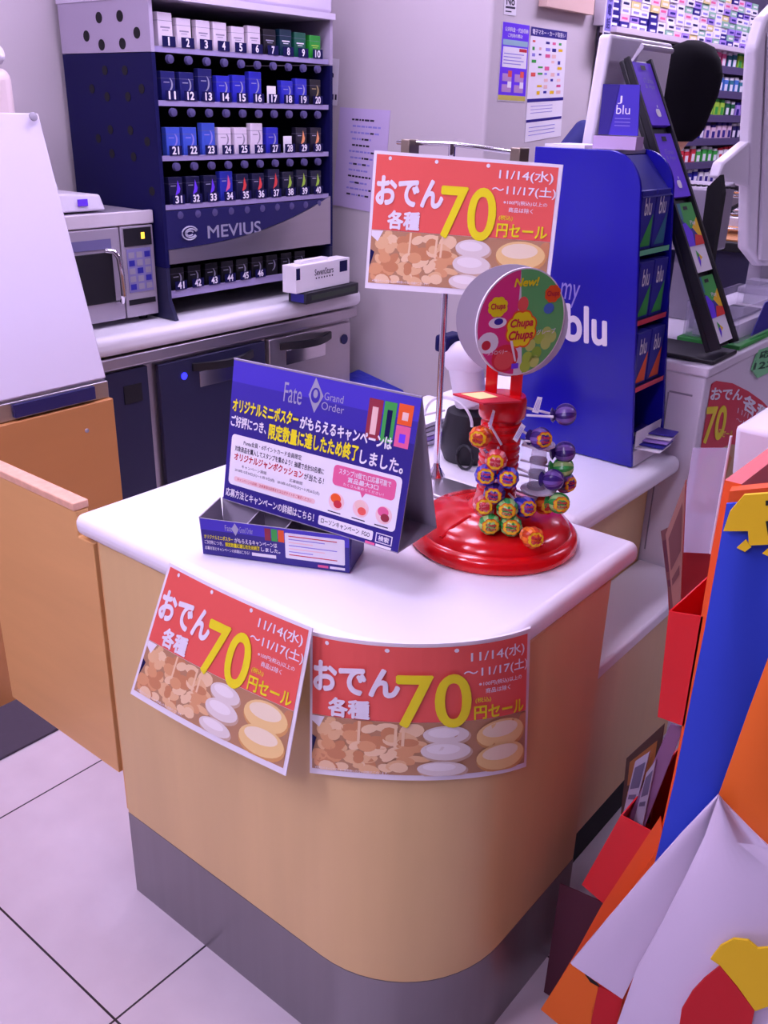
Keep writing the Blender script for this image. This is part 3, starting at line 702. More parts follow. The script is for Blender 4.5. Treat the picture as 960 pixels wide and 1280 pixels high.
# clear tray of cards on the cabinet
tr = thing('clear_tray', 'clear acrylic tray of slips on a green mat on the white cabinet', 'tray', (-.78, 2.35, 1.07))
MB().box(-.82, -.672, 2.10, 2.52, 1.069, 1.079, GREEN).build('green_mat', tr, bev=.002)
ac = MB(); ac.box(-.69, -.685, 2.12, 2.45, 1.08, 1.16, CLEAR); ac.box(-.815, -.81, 2.12, 2.45, 1.08, 1.16, CLEAR); ac.box(-.809, -.691, 2.12, 2.125, 1.08, 1.16, CLEAR); ac.box(-.809, -.691, 2.445, 2.45, 1.08, 1.16, CLEAR)
ac.build('tray_walls', tr)
MB().box(-.80, -.70, 2.14, 2.43, 1.0805, 1.115, WHITE_P).build('slip_stack', tr)
MB().prism([(-.684, 2.20, 1.085), (-.684, 2.47, 1.085), (-.684, 2.47, 1.155), (-.684, 2.26, 1.155)], (.002, 0, 0), BLUE2).build('blue_card', tr)
MB().box(-.79, -.72, 2.16, 2.36, 1.117, 1.122, DSTEEL).build('dark_slip', tr)
MB().box(-.80, -.69, 2.46, 2.51, 1.08, 1.17, CLEAR).build('side_block', tr)
# black raised shelf with register gear behind
rs = thing('register_shelf', 'black raised shelf holding register gear behind the white cabinet', 'shelf', (-1.1, 3.0, 0))
MB().box(-1.45, -.90, 3.22, 4.2, 1.135, 1.165, BLACKM).build('board', rs, bev=.004)
MB().box(-1.40, -.95, 3.26, 4.1, 0, 1.134, DSTEEL).build('base', rs)
MB().box(-1.40, -.95, 3.26, 3.9, 1.166, 1.170, BROWNW).build('cork_mat', rs)
rj = thing('wire_rack', 'small wire rack with cables on the black raised shelf', 'rack', (-1.1, 3.5, 1.17))
wmb = MB()
for z in (1.19, 1.24, 1.30): wmb.tube([(-1.3, 3.40, z), (-.95, 3.40, z)], .005, CHROME); wmb.tube([(-1.3, 3.60, z), (-.95, 3.60, z)], .005, CHROME)
for x in (-1.3, -1.12, -.95): wmb.tube([(x, 3.40, 1.172), (x, 3.40, 1.30)], .005, CHROME); wmb.tube([(x, 3.6, 1.172), (x, 3.6, 1.30)], .005, CHROME); wmb.tube([(x, 3.4, 1.19), (x, 3.6, 1.19)], .005, CHROME)
wmb.build('wires', rj); MB().tube([(-1.25, 3.5, 1.24), (-1.1, 3.45, 1.33), (-1.0, 3.52, 1.28), (-1.15, 3.5, 1.20), (-1.28, 3.47, 1.26)], .008, BLACK).build('cable', rj)
MB().box(-1.28, -1.0, 3.43, 3.58, 1.197, 1.225, WHITE_P).build('paper_stack', rj)
# receipt printer and black post
rp = thing('receipt_printer', 'pale grey receipt printer with slotted top behind the gift cards', 'printer', (-.92, 2.36, 1.07))
pa, pb2 = ony(826, 232, 2.3), ony(897, 236, 2.3); pc2 = ony(890, 318, 2.3)
MB().hexa([(pa.x, 2.3, pc2.z), (pb2.x, 2.3, pc2.z), (pb2.x, 2.42, pc2.z), (pa.x, 2.42, pc2.z), (pa.x, 2.3, pa.z), (pb2.x, 2.3, pb2.z), (pb2.x, 2.42, pb2.z+.01), (pa.x, 2.42, pa.z+.01)], LGREY).build('body', rp, bev=.006)
MB().box(-.95, -.885, 2.34, 2.40, 1.069, pc2.z-.001, GREYP).build('stand', rp)
sl = MB()
for k in range(12): sl.box(pa.x+.012+.014*k, pa.x+.020+.014*k, 2.32, 2.34, pa.z+.002, pa.z+.0065, BLACKM)
sl.build('vent_slots', rp)
p1, p2 = ony(899, 224, 2.26), ony(888, 305, 2.26)
bp_ = thing('black_post', 'black upright bar beside the receipt printer', 'post', (p2.x, 2.26, 1.07))
MB().hexa([(p2.x-.018, 2.25, 1.069), (p2.x+.014, 2.25, 1.069), (p2.x+.014, 2.275, 1.069), (p2.x-.018, 2.275, 1.069), (p1.x-.022, 2.25, p1.z-.02), (p1.x+.016, 2.25, p1.z-.03), (p1.x+.016, 2.275, p1.z-.03), (p1.x-.022, 2.275, p1.z-.02)], BLACKM).build('bar', bp_)
MB().prism([(p1.x-.022, 2.25, p1.z-.02), (p1.x+.016, 2.25, p1.z-.03), (p1.x+.004, 2.25, p1.z+.01)], (0, .025, 0), BLACKM).build('cap', bp_)
# register monitors
def monitor(nm, lab, X, y0, y1, z0, z1, lean, th, foot):
    t = thing(nm, lab, 'monitor', (X, (y0+y1)/2, foot))
    MB().hexa([(X-th+0, y0, z0), (X, y0, z0), (X, y1, z0), (X-th, y1, z0), (X-th-lean, y0+.01, z1), (X-lean, y0+.01, z1), (X-lean, y1-.01, z1), (X-th-lean, y1-.01, z1)], WHITE).build('back_shell', t, bev=.008, seg=3)
    MB().hexa([(X-th-.012, y0+.035, z0+.01), (X-th-.001, y0+.035, z0+.01), (X-th-.001, y1-.01, z0+.01), (X-th-.012, y1-.01, z0+.01), (X-th-lean-.012, y0+.035, z1-.01), (X-th-lean-.001, y0+.035, z1-.01), (X-th-lean-.001, y1-.02, z1-.01), (X-th-lean-.012, y1-.02, z1-.01)], BLACK).build('screen', t)
    MB().hexa([(X-.10, (y0+y1)/2-.06, foot+.022), (X+.02, (y0+y1)/2-.06, foot+.022), (X+.02, (y0+y1)/2+.06, foot+.022), (X-.10, (y0+y1)/2+.06, foot+.022), (X-th*.8, (y0+y1)/2-.04, z0+.02), (X-.004, (y0+y1)/2-.04, z0+.02), (X-.004, (y0+y1)/2+.04, z0+.02), (X-th*.8, (y0+y1)/2+.04, z0+.02)], WHITE).build('neck', t)
    MB().box(X-.14, X+.035, (y0+y1)/2-.11, (y0+y1)/2+.11, foot, foot+.02, WHITE).build('foot', t, bev=.005)
    return t
m1 = monitor('register_monitor', 'white back of a register monitor standing behind the blue display', -1.0, 1.92, 2.25, 1.42, 1.702, -.015, .03, .871)
m1.location.z = 0.871
m2 = thing('register_monitor', 'large white register monitor cut off by the right edge', 'monitor', (-.90, 2.8, 1.069))
XM = -.90
pp = [onx(958, 22, XM), onx(947, 60, XM), onx(940, 165, XM), onx(936, 312, XM), onx(952, 333, XM), onx(970, 333, XM), onx(990, 330, XM), onx(1000, -15, XM), onx(975, 4, XM)]
MB().prism(pp, (-.035, 0, 0), WHITE).build('back_shell', m2, bev=.01, seg=3)
pp2 = [onx(938, 176, XM-.002), onx(905, 203, XM-.002), onx(899, 222, XM-.002), onx(936, 234, XM-.002)]
MB().prism(pp2, (-.03, 0, 0), WHITE).build('side_bracket', m2, bev=.006)
MB().prism([onx(958, 40, XM+.001), onx(946, 325, XM+.001), onx(958, 325, XM+.001), onx(972, 40, XM+.001)], (.012, 0, 0), WHITE).build('back_rib', m2, bev=.004)
q0 = onx(962, 331, XM); MB().box(XM-.045, XM-.005, q0.y-.05, q0.y+.05, 1.088, q0.z+.05, GREYP).build('neck', m2)
MB().box(XM-.05, XM+.10, q0.y-.1, q0.y+.1, 1.069, 1.087, GREYP).build('foot', m2, bev=.004)

# ------------------------------------------------------------------ blue display case
YB = 1.739
bc = thing('blue_display_case', 'tall glossy blue display case with white lettering on its side', 'display', (-.88, 1.81, .872))
out = [(-1.025, YB, .872), (-.734, YB, .872), (-.790, YB, 1.395)]
for k in range(1, 9):
    a = pi/2*k/8; out.append((-.865+.074*cos(a), YB, 1.405+.083*sin(a)))
out += [(-1.030, YB, 1.488)]
MB().prism(out, (0, .008, 0), BLUE).build('side_panel', bc, bev=.0015)
MB().prism([(x, YB+.150, z) for x, _, z in out], (0, .008, 0), BLUE).build('side_panel', bc)
MB().box(-1.025, -1.012, YB+.009, YB+.149, .873, 1.487, NAVYD).build('back_panel', bc)
MB().box(-1.011, -.86, YB+.009, YB+.149, 1.480, 1.488, LGREY).build('top_panel', bc)
def xf(z): return -.734-(z-.872)*.107
for z in (1.030, 1.165, 1.300):
    MB().box(-1.011, xf(z)-.004, YB+.009, YB+.149, z, z+.006, NAVY).build('shelf', bc)
MB().hexa([(-.80, YB+.009, .873), (-.733, YB+.009, .873), (-.733, YB+.149, .873), (-.80, YB+.149, .873), (-.80, YB+.009, .903), (-.738, YB+.009, .903), (-.738, YB+.149, .903), (-.80, YB+.149, .903)], WHITE).build('leaflet_tray', bc)
MB().prism([(xf(1.40)+.001, YB+.012, 1.405), (xf(1.40)+.001, YB+.148, 1.405), (-.855, YB+.148, 1.478), (-.855, YB+.012, 1.478)], (-.003, 0, 0), BLUE2).build('header_card', bc)
P = Print(quad_fn((-.860, YB+.012, 1.48), (-.860, YB+.148, 1.48), (xf(1.40)+.003, YB+.148, 1.40), (xf(1.40)+.003, YB+.012, 1.40)))
P.text('header_lettering', 'blu', (.3, .30, .85, .78), TEXTW, .001, .01); P.done(bc)
P = Print(lambda u, v, w_: Vector((ony(700+62*u, 330+100*v, YB).x, YB-w_, ony(700+62*u, 330+100*v, YB).z)))
def lerpq(u, v): return (707+52*u, 352+76*v+8*u)
P = Print(lambda u, v, w_: (lambda q: Vector((q.x, YB-w_, q.z)))(ony(lerpq(u, v)[0], lerpq(u, v)[1], YB)))
P.text('brand_lettering', 'blu', (0, .35, 1.0, .97), TEXTW, .0006, .022)
P.text('script_lettering', 'my', (-.14, .02, .36, .42), TEXTL, .0006, -.012, shear=.35); P.done(bc)
# packs inside the case
PK = {}
for z, m_ in ((1.300, mat('mint strip', (110, 200, 150), .5)), (1.165, mat('scarlet strip', (210, 60, 80), .5)), (1.03, mat('scarlet strip', (210, 60, 80), .5))):
    MB().box(xf(z)-.0035, xf(z)-.002, YB+.010, YB+.148, z-.002, z+.008, m_).build('shelf_strip', bc)
def casepack(y, z, m2, nm, rowt, h=.085):
    lab = '%s refill pack in the blue case, %s' % (nm, rowt)
    key = m2.name
    r_ = thing('refill_pack', lab, 'refill pack', (xf(z)-.012, y, z+.0065), 'refill packs in the blue case')
    x = xf(z)-.012
    MB().box(x-.03, x, y-.031, y+.031, z+.007, z+h, BLUE2).build('carton', r_, bev=.001)
    P = Print(quad_fn((x, y-.027, z+h), (x, y+.027, z+h), (x, y+.027, z+.007), (x, y-.027, z+.007)))
    P.poly('colour_corner', [(.1, .95), (.95, .95), (.95, .4)], m2, .0006); P.text('lettering', 'blu', (.18, .12, .75, .42), TEXTW, .0008, .01); P.done(r_)
for z, tiern, h in ((1.300, 'upper tier', .118), (1.165, 'middle tier', .12), (1.030, 'lower tier', .118)):
    for i, (y, side) in enumerate(((YB+.045, 'front'), (YB+.112, 'rear'))):
        m_, nn = (GREEN, 'green-cornered') if z > 1.1 else (ORANGE, 'orange-cornered')
        if z > 1.25 and i: m_, nn = (mat('teal print', (50, 120, 140), .5), 'teal-cornered')
        casepack(y, z, m_, nn, tiern + (', nearer the side panel' if i == 0 else ', farther from the side panel'), h)
lf = thing('leaflet_pile', 'pile of blue and white leaflets in the case tray', 'leaflets', (-.73, 1.83, .904))
for k in range(5):
    a = .1*k; x0 = -.775; 
    MB().prism([(x0, YB+.02+.012*k, .906+.005*k), (x0+.085, YB+.03+.016*k, .906+.005*k), (x0+.08, YB+.10+.008*k, .9065+.005*k), (x0-.005, YB+.09+.01*k, .9065+.005*k)], (0, 0, .002), [WHITE_P, BLUE2, MATS['lilac box'], WHITE_P, INDIGO3][k]).build('leaflet', lf)
MB().box(-.742, -.740, YB+.018, YB+.14, .91, .945, WHITE_P).build('white_card', lf)
# card on top of the case
tc = thing('counter_card', 'blue card in an acrylic base on top of the blue case', 'card', (-.89, YB+.06, 1.489))
zc = YB+.03
e1, e2, e3, e4 = ony(754, 105, zc), ony(800, 106, zc), ony(797, 170, zc), ony(748, 168, zc)
MB().prism([e4, e3, e2, e1], (0, .003, 0), INDIGO2).build('card', tc)
fnq = quad_fn(*[Vector((q.x, q.y-.0004, q.z)) for q in (e1, e2, e3, e4)])
P = Print(fnq); P.poly('dark_band', [(0, 1), (.26, 1), (.47, 0), (0, 0)], INDIGO, .0003)
P.text('lettering', 'blu', (.42, .40, .78, .58), TEXTW, .0006, .0); P.text('lettering', 'J', (.44, .22, .56, .38), TEXTW, .0006, .0)
for k in range(3): P.rect('lettering', (.4, .66+.07*k, .8, .675+.07*k), TEXTL, .0006)
P.done(tc)
MB().box(e4.x-.004, e3.x+.004, zc-.012, zc+.02, 1.489, e4.z-.002, mat('mauve acrylic', (206, 180, 220), .2)).build('base', tc)
pl = MB().box(-1.02, -.93, YB+.02, YB+.12, 1.4885, 1.494, WHITE_P).build('white_slip'); tag(pl, 'thin white slip lying on top of the blue case', 'paper')

# ------------------------------------------------------------------ gift card stand
gs = thing('gift_card_stand', 'tall black leaning stand of gift cards on the white cabinet', 'stand', (-.72, 1.97, 1.069))
G0 = Vector((-.678, 0, 1.094)); GD_ = Vector((-.955, 0, 1.655))-G0
def gp(t, y, off=0): 
    nn = Vector((.9, 0, .44)); q = G0+GD_*t+nn*off; return Vector((q.x, y, q.z))
YA, YE = 1.945, 2.035
MB().hexa([gp(0, YA-.010, -.012), gp(0, YA-.010, 0), gp(0, YE+.010, 0), gp(0, YE+.010, -.012), gp(1, YA-.010, -.012), gp(1, YA-.010, 0), gp(1, YE+.010, 0), gp(1, YE+.010, -.012)], BLACK).build('back_board', gs, bev=.003)
MB().box(-.92, -.664, YA-.02, YE+.03, 1.069, 1.079, BLACK).build('base', gs, bev=.003)
MB().tube([(-.90, YA+.04, 1.08), gp(.6, YA+.04, -.035)], .009, BLACK).build('prop', gs)
for y in (YA-.008, YE+.008): MB().hexa([gp(0, y-.004, .001), gp(0, y-.004, .022), gp(0, y+.004, .022), gp(0, y+.004, .001), gp(1, y-.004, .001), gp(1, y-.004, .012), gp(1, y+.004, .012), gp(1, y+.004, .001)], BLACK).build('side_rail', gs)
MB().tube([gp(.99, YA+.02, .005), gp(1.02, YA+.02, .03), gp(1.02, YE+.08, .03)], .006, LGREY).build('wire_arm', gs)
def gift(t0, t1, nm, lab, kind):
    r_ = thing('gift_card', lab, 'gift card', gp(t0, (YA+YE)/2, .004), 'gift cards on the stand')
    MB().hexa([gp(t0, YA, .004), gp(t0, YA, .014), gp(t0, YE, .014), gp(t0, YE, .004), gp(t1, YA, .004), gp(t1, YA, .010), gp(t1, YE, .010), gp(t1, YE, .004)], PURP if kind == 'a' else WHITE_P).build('card_stack', r_)
    P = Print(quad_fn(gp(t1, YA, .0102), gp(t1, YE, .0102), gp(t0, YE, .0142), gp(t0, YA, .0142)))
    if kind == 'a':
        P.rect('top_hole', (.38, .05, .62, .12), BLACK, .0008)
        pts = []
        for k in range(40):
            a = -2*pi*k/40; rr = 1-.22*max(0, cos(a-pi/2))**8*1-.15*max(0, cos(a+pi/2))**10
            if abs(a+2*pi) < .5 or abs(a) < .5: rr *= .86
            pts.append((.55+.13*rr*cos(a), .80-.075*rr*sin(a)))
        P.poly('white_emblem', pts, TEXTW, .0008); P.ell('white_emblem', (.585, .70), .025, .022, TEXTW, .0008, ang=-.8)
        for k in range(2): P.text('lettering', ['iTunes', '& App'][k], (.3, .25+.10*k, .8, .33+.10*k), TEXTL, .0008, .0)
    else:
        P.rect('colour_print', (.0, .0, 1, .62), BLUE2, .0004)
        P.poly('colour_print', [(.18, 0), (.18, .25), (.5, .38), (1, .3), (1, 0)], GREEN, .0006)
        P.poly('colour_print', [(.58, .36), (1, .60), (1, .22)], YEL2, .0008)
        P.poly('colour_print', [(.45, .62), (1, .62), (1, .5), (.62, .46)], mat('flame red', (226, 50, 40), .5), .001)
        P.poly('colour_print', [(0, .3), (0, .62), (.45, .62), (.52, .42), (.3, .28)], PURP, .0008)
        P.poly('colour_print', [(0, .0), (0, .2), (.25, .24), (.3, 0)], mat('teal print', (50, 120, 140), .5), .0009)
        P.rect('top_hole', (.4, .05, .65, .10), BLACK, .0012)
        P.poly('triangle_emblem', [(.36, .68), (.36, .80), (.52, .76)], GREEN, .0008); P.poly('triangle_emblem', [(.36, .80), (.36, .93), (.50, .82), (.43, .77)], PURP, .0009); P.poly('triangle_emblem', [(.48, .74), (.46, .84), (.62, .80)], YEL2, .001)
        P.text('lettering', 'Play', (.55, .26, .85, .34), TEXTW, .0012, .0)
    P.done(r_)
gift(.770, .985, 'a', 'violet gift card with white fruit emblem, topmost on the stand', 'a')
gift(.525, .745, 'a', 'violet gift card below the topmost one on the stand', 'a')
gift(.265, .505, 'b', 'rainbow gift card with triangle emblem, upper of two', 'b')
gift(.015, .250, 'b', 'rainbow gift card with triangle emblem, lowest on the stand', 'b')

# ------------------------------------------------------------------ clerk behind the register
def skin_mesh(name, parent, verts, edges, radii, m, sub=2, root=0):
    me = bpy.data.meshes.new(name); o_ = LOC[parent.name]
    me.from_pydata([Vector(v)-o_ for v in verts], edges, []); me.update()
    o = bpy.data.objects.new(name, me); COL.objects.link(o); o.parent = parent; LOC[o.name] = o_
    o.modifiers.new('skin', 'SKIN'); s_ = o.modifiers.new('sub', 'SUBSURF'); s_.levels = sub; s_.render_levels = sub
    sk = me.skin_vertices[0].data
    for i, r in enumerate(radii): sk[i].radius = r if isinstance(r, tuple) else (r, r)
    sk[root].use_root = True
    me.materials.append(m); o.modifiers['skin'].use_smooth_shade = True
    return o
H = ony(859, 114, 2.86)
pn = thing('person', 'person with short black hair in a navy uniform bent behind the register monitor', 'person', (-1.30, 2.80, 0))
V = [(-1.32, 2.82, .93), (-1.30, 2.80, 1.12), (-1.27, 2.77, 1.30), (-1.23, 2.74, 1.42), (-1.17, 2.70, 1.50),
     (-1.43, 2.70, 1.44), (-1.52, 2.60, 1.24), (-1.42, 2.45, 1.10), (-1.36, 2.40, 1.08),
     (-1.08, 2.84, 1.40), (-1.02, 2.90, 1.18), (-1.06, 2.72, 1.14), (-1.08, 2.64, 1.13),
     (-1.40, 2.82, .86), (-1.41, 2.80, .48), (-1.42, 2.84, .08), (-1.42, 2.75, .04), (-1.24, 2.86, .86), (-1.23, 2.86, .48), (-1.23, 2.90, .08), (-1.23, 2.81, .04)]
E_ = [(0, 1), (1, 2), (2, 3), (3, 4), (3, 5), (5, 6), (6, 7), (7, 8), (3, 9), (9, 10), (10, 11), (11, 12), (0, 13), (13, 14), (14, 15), (15, 16), (0, 17), (17, 18), (18, 19), (19, 20)]
R_ = [(.15, .11), (.14, .10), (.16, .11), (.13, .09), (.055, .055), (.072, .072), (.055, .055), (.042, .042), (.036, .036), (.07, .07), (.055, .055), (.042, .042), (.036, .036), (.09, .09), (.065, .065), (.05, .05), (.045, .035), (.09, .09), (.065, .065), (.05, .05), (.045, .035)]
V = [(a+H.x+1.13, b+H.y-2.68, c_) for a, b, c_ in V]
V = [(a-(0 if i == 4 else .19 if 9 <= i <= 12 else .13), b, c_) for i, (a, b, c_) in enumerate(V)]; V[5] = ony(728, 176, 2.88); V[6] = ony(702, 208, 2.80)
skin_mesh('body', pn, V, E_, R_, UNIF)
def head():
    mb = MB(); c = H; rings = []
    prof = [(-.115, .030, .035), (-.10, .048, .055), (-.07, .060, .072), (-.03, .070, .086), (.01, .075, .094), (.05, .074, .096), (.09, .058, .076), (.113, .025, .035)]
    for z, rx, ry in prof: rings.append([c+Vector((rx*cos(2*pi*k/20), ry*sin(2*pi*k/20)-.006, z)) for k in range(20)])
    mb.loops(rings, SKIN); mb.ball(c+Vector((0, .094, -.02)), .014, SKIN, 10, (.8, 1, 1.4))
    for s_ in (-1, 1): mb.ball(c+Vector((s_*.074, -.005, -.01)), .022, SKIN, 10, (.4, .8, 1.3))
    mb.tube([c+Vector((.0, -.015, -.10)), H+Vector((-.04, .02, -.135))], .046, SKIN, 12)
    o = mb.build('head', pn)
    e = MB()
    for s_ in (-1, 1): e.ball(c+Vector((s_*.028, .080, .005)), .010, WHITE_P, 10, (1, .6, .7)); e.ball(c+Vector((s_*.028, .086, .005)), .005, BLACK, 8, (1, .5, 1))
    e.build('eyes', o); mo = MB(); mo.ball(c+Vector((0, .078, -.062)), .02, TEXTR, 10, (1, .35, .25)); mo.build('mouth', o)
head()
hb = MB(); rings = []
for z, r1, r2, oy in ((-.135, .050, .048, -.040), (-.118, .068, .064, -.036), (-.095, .078, .074, -.033), (-.06, .084, .082, -.026), (-.01, .094, .104, -.016), (.04, .096, .112, -.010), (.08, .084, .098, -.008), (.115, .060, .068, -.006), (.132, .02, .025, -.004)):
    rg = []
    for k in range(24):
        a = 2*pi*k/24; y = r2*sin(a)
        if z < .05 and y > .045: y = .045
        rg.append(H+Vector((r1*cos(a), y+oy, z)))
    rings.append(rg)
hb.loops(rings, HAIR).build('hair', pn)
def hand(wrist, d, side):
    d = Vector(d).normalized(); wv = Vector(wrist); sdv = d.cross(Vector((0, 0, 1))).normalized()
    V = [wv, wv+d*.045, wv+d*.085]; E = [(0, 1), (1, 2)]; R = [(.022, .022), (.032, .016), (.036, .014)]
    for i, (o_, L) in enumerate(((-.027, .062), (-.009, .074), (.009, .070), (.027, .054))):
        b = wv+d*.088+sdv*o_; n0 = len(V)
        V += [b, b+d*L*.5+Vector((0, 0, -.006)), b+d*L*.95+Vector((0, 0, -.022))]; R += [(.009, .009), (.0085, .0085), (.007, .007)]
        E += [(2, n0), (n0, n0+1), (n0+1, n0+2)]
    n0 = len(V); tb = wv+d*.03+sdv*(.03*side)
    V += [tb, tb+d*.03+sdv*.022*side, tb+d*.058+sdv*.026*side+Vector((0, 0, -.008))]; R += [(.012, .012), (.010, .010), (.008, .008)]
    E += [(1, n0), (n0, n0+1), (n0+1, n0+2)]
    skin_mesh('hand', pn, V, E, R, SKIN, 1)
hand(V[8], (.5, -.8, -.1), 1); hand(V[12], (-.2, -1, -.05), -1)

# ------------------------------------------------------------------ sale posters
def sale_poster(lab, fn, cuts=0, name='sale_poster', tape=True):
    grid = MB(); N, M_ = cuts or 14, 8
    V = {}
    for s_, off in ((0, 0.0), (1, -.0012)):
        for i in range(N+1):
            for j in range(M_+1): V[s_, i, j] = grid.bm.verts.new(fn(i/N, j/M_, off))
    k = grid.mi(WHITE_P)
    for i in range(N):
        for j in range(M_):
            grid.bm.faces.new((V[0, i, j], V[0, i, j+1], V[0, i+1, j+1], V[0, i+1, j]))
            grid.bm.faces.new((V[1, i, j], V[1, i+1, j], V[1, i+1, j+1], V[1, i, j+1]))
    for i in range(N):
        grid.bm.faces.new((V[0, i, 0], V[0, i+1, 0], V[1, i+1, 0], V[1, i, 0])); grid.bm.faces.new((V[0, i+1, M_], V[0, i, M_], V[1, i, M_], V[1, i+1, M_]))
    for j in range(M_):
        grid.bm.faces.new((V[0, 0, j+1], V[0, 0, j], V[1, 0, j], V[1, 0, j+1])); grid.bm.faces.new((V[0, N, j], V[0, N, j+1], V[1, N, j+1], V[1, N, j]))
    o = grid.build(name); tag(o, lab, 'poster')
    P = Print(fn, cuts)
    P.rect('red_panel', (.018, .022, .982, .555), CORAL, .0005)
    for u_ in (.10, .365, .64): P.ell('pin_mark#%d' % (u_*100), (u_, .045), .010, .014, WHITE_P, .0012, n=10)
    P.text('headline', 'おでん', (.03, .165, .42, .375), TEXTW, .0014, .035)
    P.text('headline', '各種', (.11, .405, .30, .545), TEXTW, .0014, .035)
    P.text('price_lettering', '70', (.405, .20, .705, .585), YELLOW, .0018, .012)
    P.text('price_lettering', '円セール', (.715, .445, .965, .545), YELLOW, .0014, .02)
    P.text('price_lettering', '(税込)', (.72, .385, .79, .425), YELLOW, .0014, .01)
    P.text('date_lettering', '11/14(水)', (.70, .055, .965, .145), TEXTW, .0014, .012)
    P.text('date_lettering', '～11/17(土)', (.67, .165, .985, .25), TEXTW, .0014, .012)
    P.text('date_lettering', '※100円(税込)以上の', (.735, .275, .95, .31), TEXTW, .0014, .005)
    P.text('date_lettering', '商品は除く', (.765, .325, .885, .36), TEXTW, .0014, .005)
    cl = (.018, .557, .982, .955)
    P.rect('food_picture', cl, mat('stew print', (186, 138, 100), .6), .0005)
    rnd = random.Random(5)
    FR = [mat('fried print a', (224, 164, 112), .6), mat('fried print b', (234, 190, 138), .6), mat('fried print c', (206, 140, 92), .6), mat('fried print d', (242, 208, 164), .6)]
    for (cu, w_) in ((.11, .085), (.27, .08), (.42, .08)):
        for k in range(26):
            P.ell('food_picture', (cu+rnd.uniform(-w_, w_)*.85, .575+.36*rnd.random()), rnd.uniform(.022, .05), rnd.uniform(.022, .055), rnd.choice(FR), .0006+k*.00001, rnd.uniform(0, 3), 12, cl)
    for (u_, v_) in ((.25, .56), (.40, .57), (.43, .56)):
        P.poly('food_picture', [(u_-.006, v_+.17), (u_+.006, v_+.17), (u_+.010, v_), (u_-.002, v_)], FR[3], .001)
    P.poly('food_picture', [(.02, .56), (.02, .60), (.06, .64), (.09, .56)], WHITE_P, .0009)
    P.poly('food_picture', [(.02, .70), (.02, .84), (.045, .72)], NAVYD, .0009)
    EG = [mat('egg rim print', (206, 176, 150), .6), mat('egg print', (232, 222, 214), .6), mat('egg light print', (244, 238, 234), .6)]
    for i, (u_, v_, a, b) in enumerate(((.600, .645, .095, .072), (.600, .765, .103, .078), (.585, .900, .10, .062))):
        P.ell('food_picture', (u_+.006, v_+.014), a, b, EG[0], .0009+i*.0002, .05, 24, cl); P.ell('food_picture', (u_, v_), a*.97, b*.92, EG[1], .00095+i*.0002, .05, 24, cl); P.ell('food_picture', (u_-.01, v_-.015), a*.65, b*.5, EG[2], .001+i*.0002, .05, 20, cl)
    DK = [mat('radish rim print', (216, 160, 92), .6), mat('radish print', (242, 208, 136), .6), mat('radish light print', (246, 230, 196), .6)]
    for i, (u_, v_, a, b) in enumerate(((.845, .67, .125, .112), (.848, .842, .128, .112))):
        P.ell('food_picture', (u_+.004, v_+.016), a, b, DK[0], .0011+i*.0002, -.12, 24, cl); P.ell('food_picture', (u_, v_), a*.97, b*.92, DK[1], .00115+i*.0002, -.12, 24, cl); P.ell('food_picture', (u_-.005, v_-.03), a*.72, b*.5, DK[2], .0012+i*.0002, -.12, 20, cl)
    P.ell('food_picture', (.965, .62), .03, .06, FR[2], .0009, 0, 14, cl)
    P.text('small_print', '※写真はイメージです。※一部取扱いのない店舗がございます。', (.045, .925, .38, .945), TEXTW, .0018, 0)
    P.done(o); return o
# 1: tilted on the left of the counter front
PA, PB, PD = ony(212, 703, .822), ony(391, 785, .804), ony(163, 867, .785)
PN = (PB-PA).cross(PA-PD).normalized()
s1 = quad_fn(PA, PB, onp(357, 970, PA, PN), PD)
def f1(u, v, w_): return s1(u, v, w_) + Vector((0, -.006*sin(pi*u), 0))
sale_poster('orange sale poster hanging tilted on the left of the counter front', f1, 14)
# 2: wrapped round the curved corner
Rr = .235; cx_, cy_ = -.560-.2265, .826+.2265; HW = .43
def path(s_, off):
    R2 = Rr+off-.0085; x0 = -.823
    st_ = cx_ - x0
    if s_ < st_: return Vector((x0+s_, cy_-R2, 0)), Vector((0, -1, 0))
    a = (s_-st_)/R2
    if a < pi/2: return Vector((cx_+R2*sin(a), cy_-R2*cos(a), 0)), Vector((sin(a), -cos(a), 0))
    return Vector((cx_+R2, cy_+(s_-st_-R2*pi/2), 0)), Vector((1, 0, 0))
def f2(u, v, w_):
    def quad3(a, b, c_): return a*(1-u)*(1-2*u)+b*4*u*(1-u)+c_*u*(2*u-1)
    st_, sb_ = quad3(.034, .205, .384), quad3(.030, .212, .415)
    q, nn = path(st_+(sb_-st_)*v, w_*2.6+.005)
    zt_, zb = quad3(.866, .8815, .867), quad3(.612, .648, .600)
    q.z = zt_+(zb-zt_)*v; return q
sale_poster('orange sale poster wrapped around the curved corner of the counter', f2, 18)
# 3: on the chrome stand
YP = 1.380
TLp, TRp, BRp, BLp_ = ony(468, 188, YP), ony(704, 206, YP+.014), ony(684, 376, YP+.014), ony(456, 360, YP)
s3 = quad_fn(TLp, TRp, BRp, BLp_)
sale_poster('orange sale poster hanging from the chrome stand', s3)
ps = thing('poster_stand', 'chrome poster stand with crossbar and steel base plate', 'stand', (-1.0, 1.41, .871))
bs = [onz(516, 612, .871), onz(556, 596, .871), onz(612, 620, .871), onz(562, 642, .871)]
cb = Vector((-1.0, 1.41, .871))
MB().box(-1.035, -.90, 1.33, 1.4165, .871, .877, STEEL).build('base_plate', ps, bev=.002)
MB().lathe([(.018, 0), (.018, .004), (.008, .02), (.006, .03)], (-1.0, 1.408, .877), CHROME, 20).build('foot_collar', ps)
tpz = ony(565, 184, 1.412)
MB().tube([(-1.0, 1.408, .88), (-1.0, 1.408, 1.497)], .006, CHROME, 12).build('pole', ps)
l_, r_ = ony(497, 178, 1.412), ony(655, 192, 1.430)
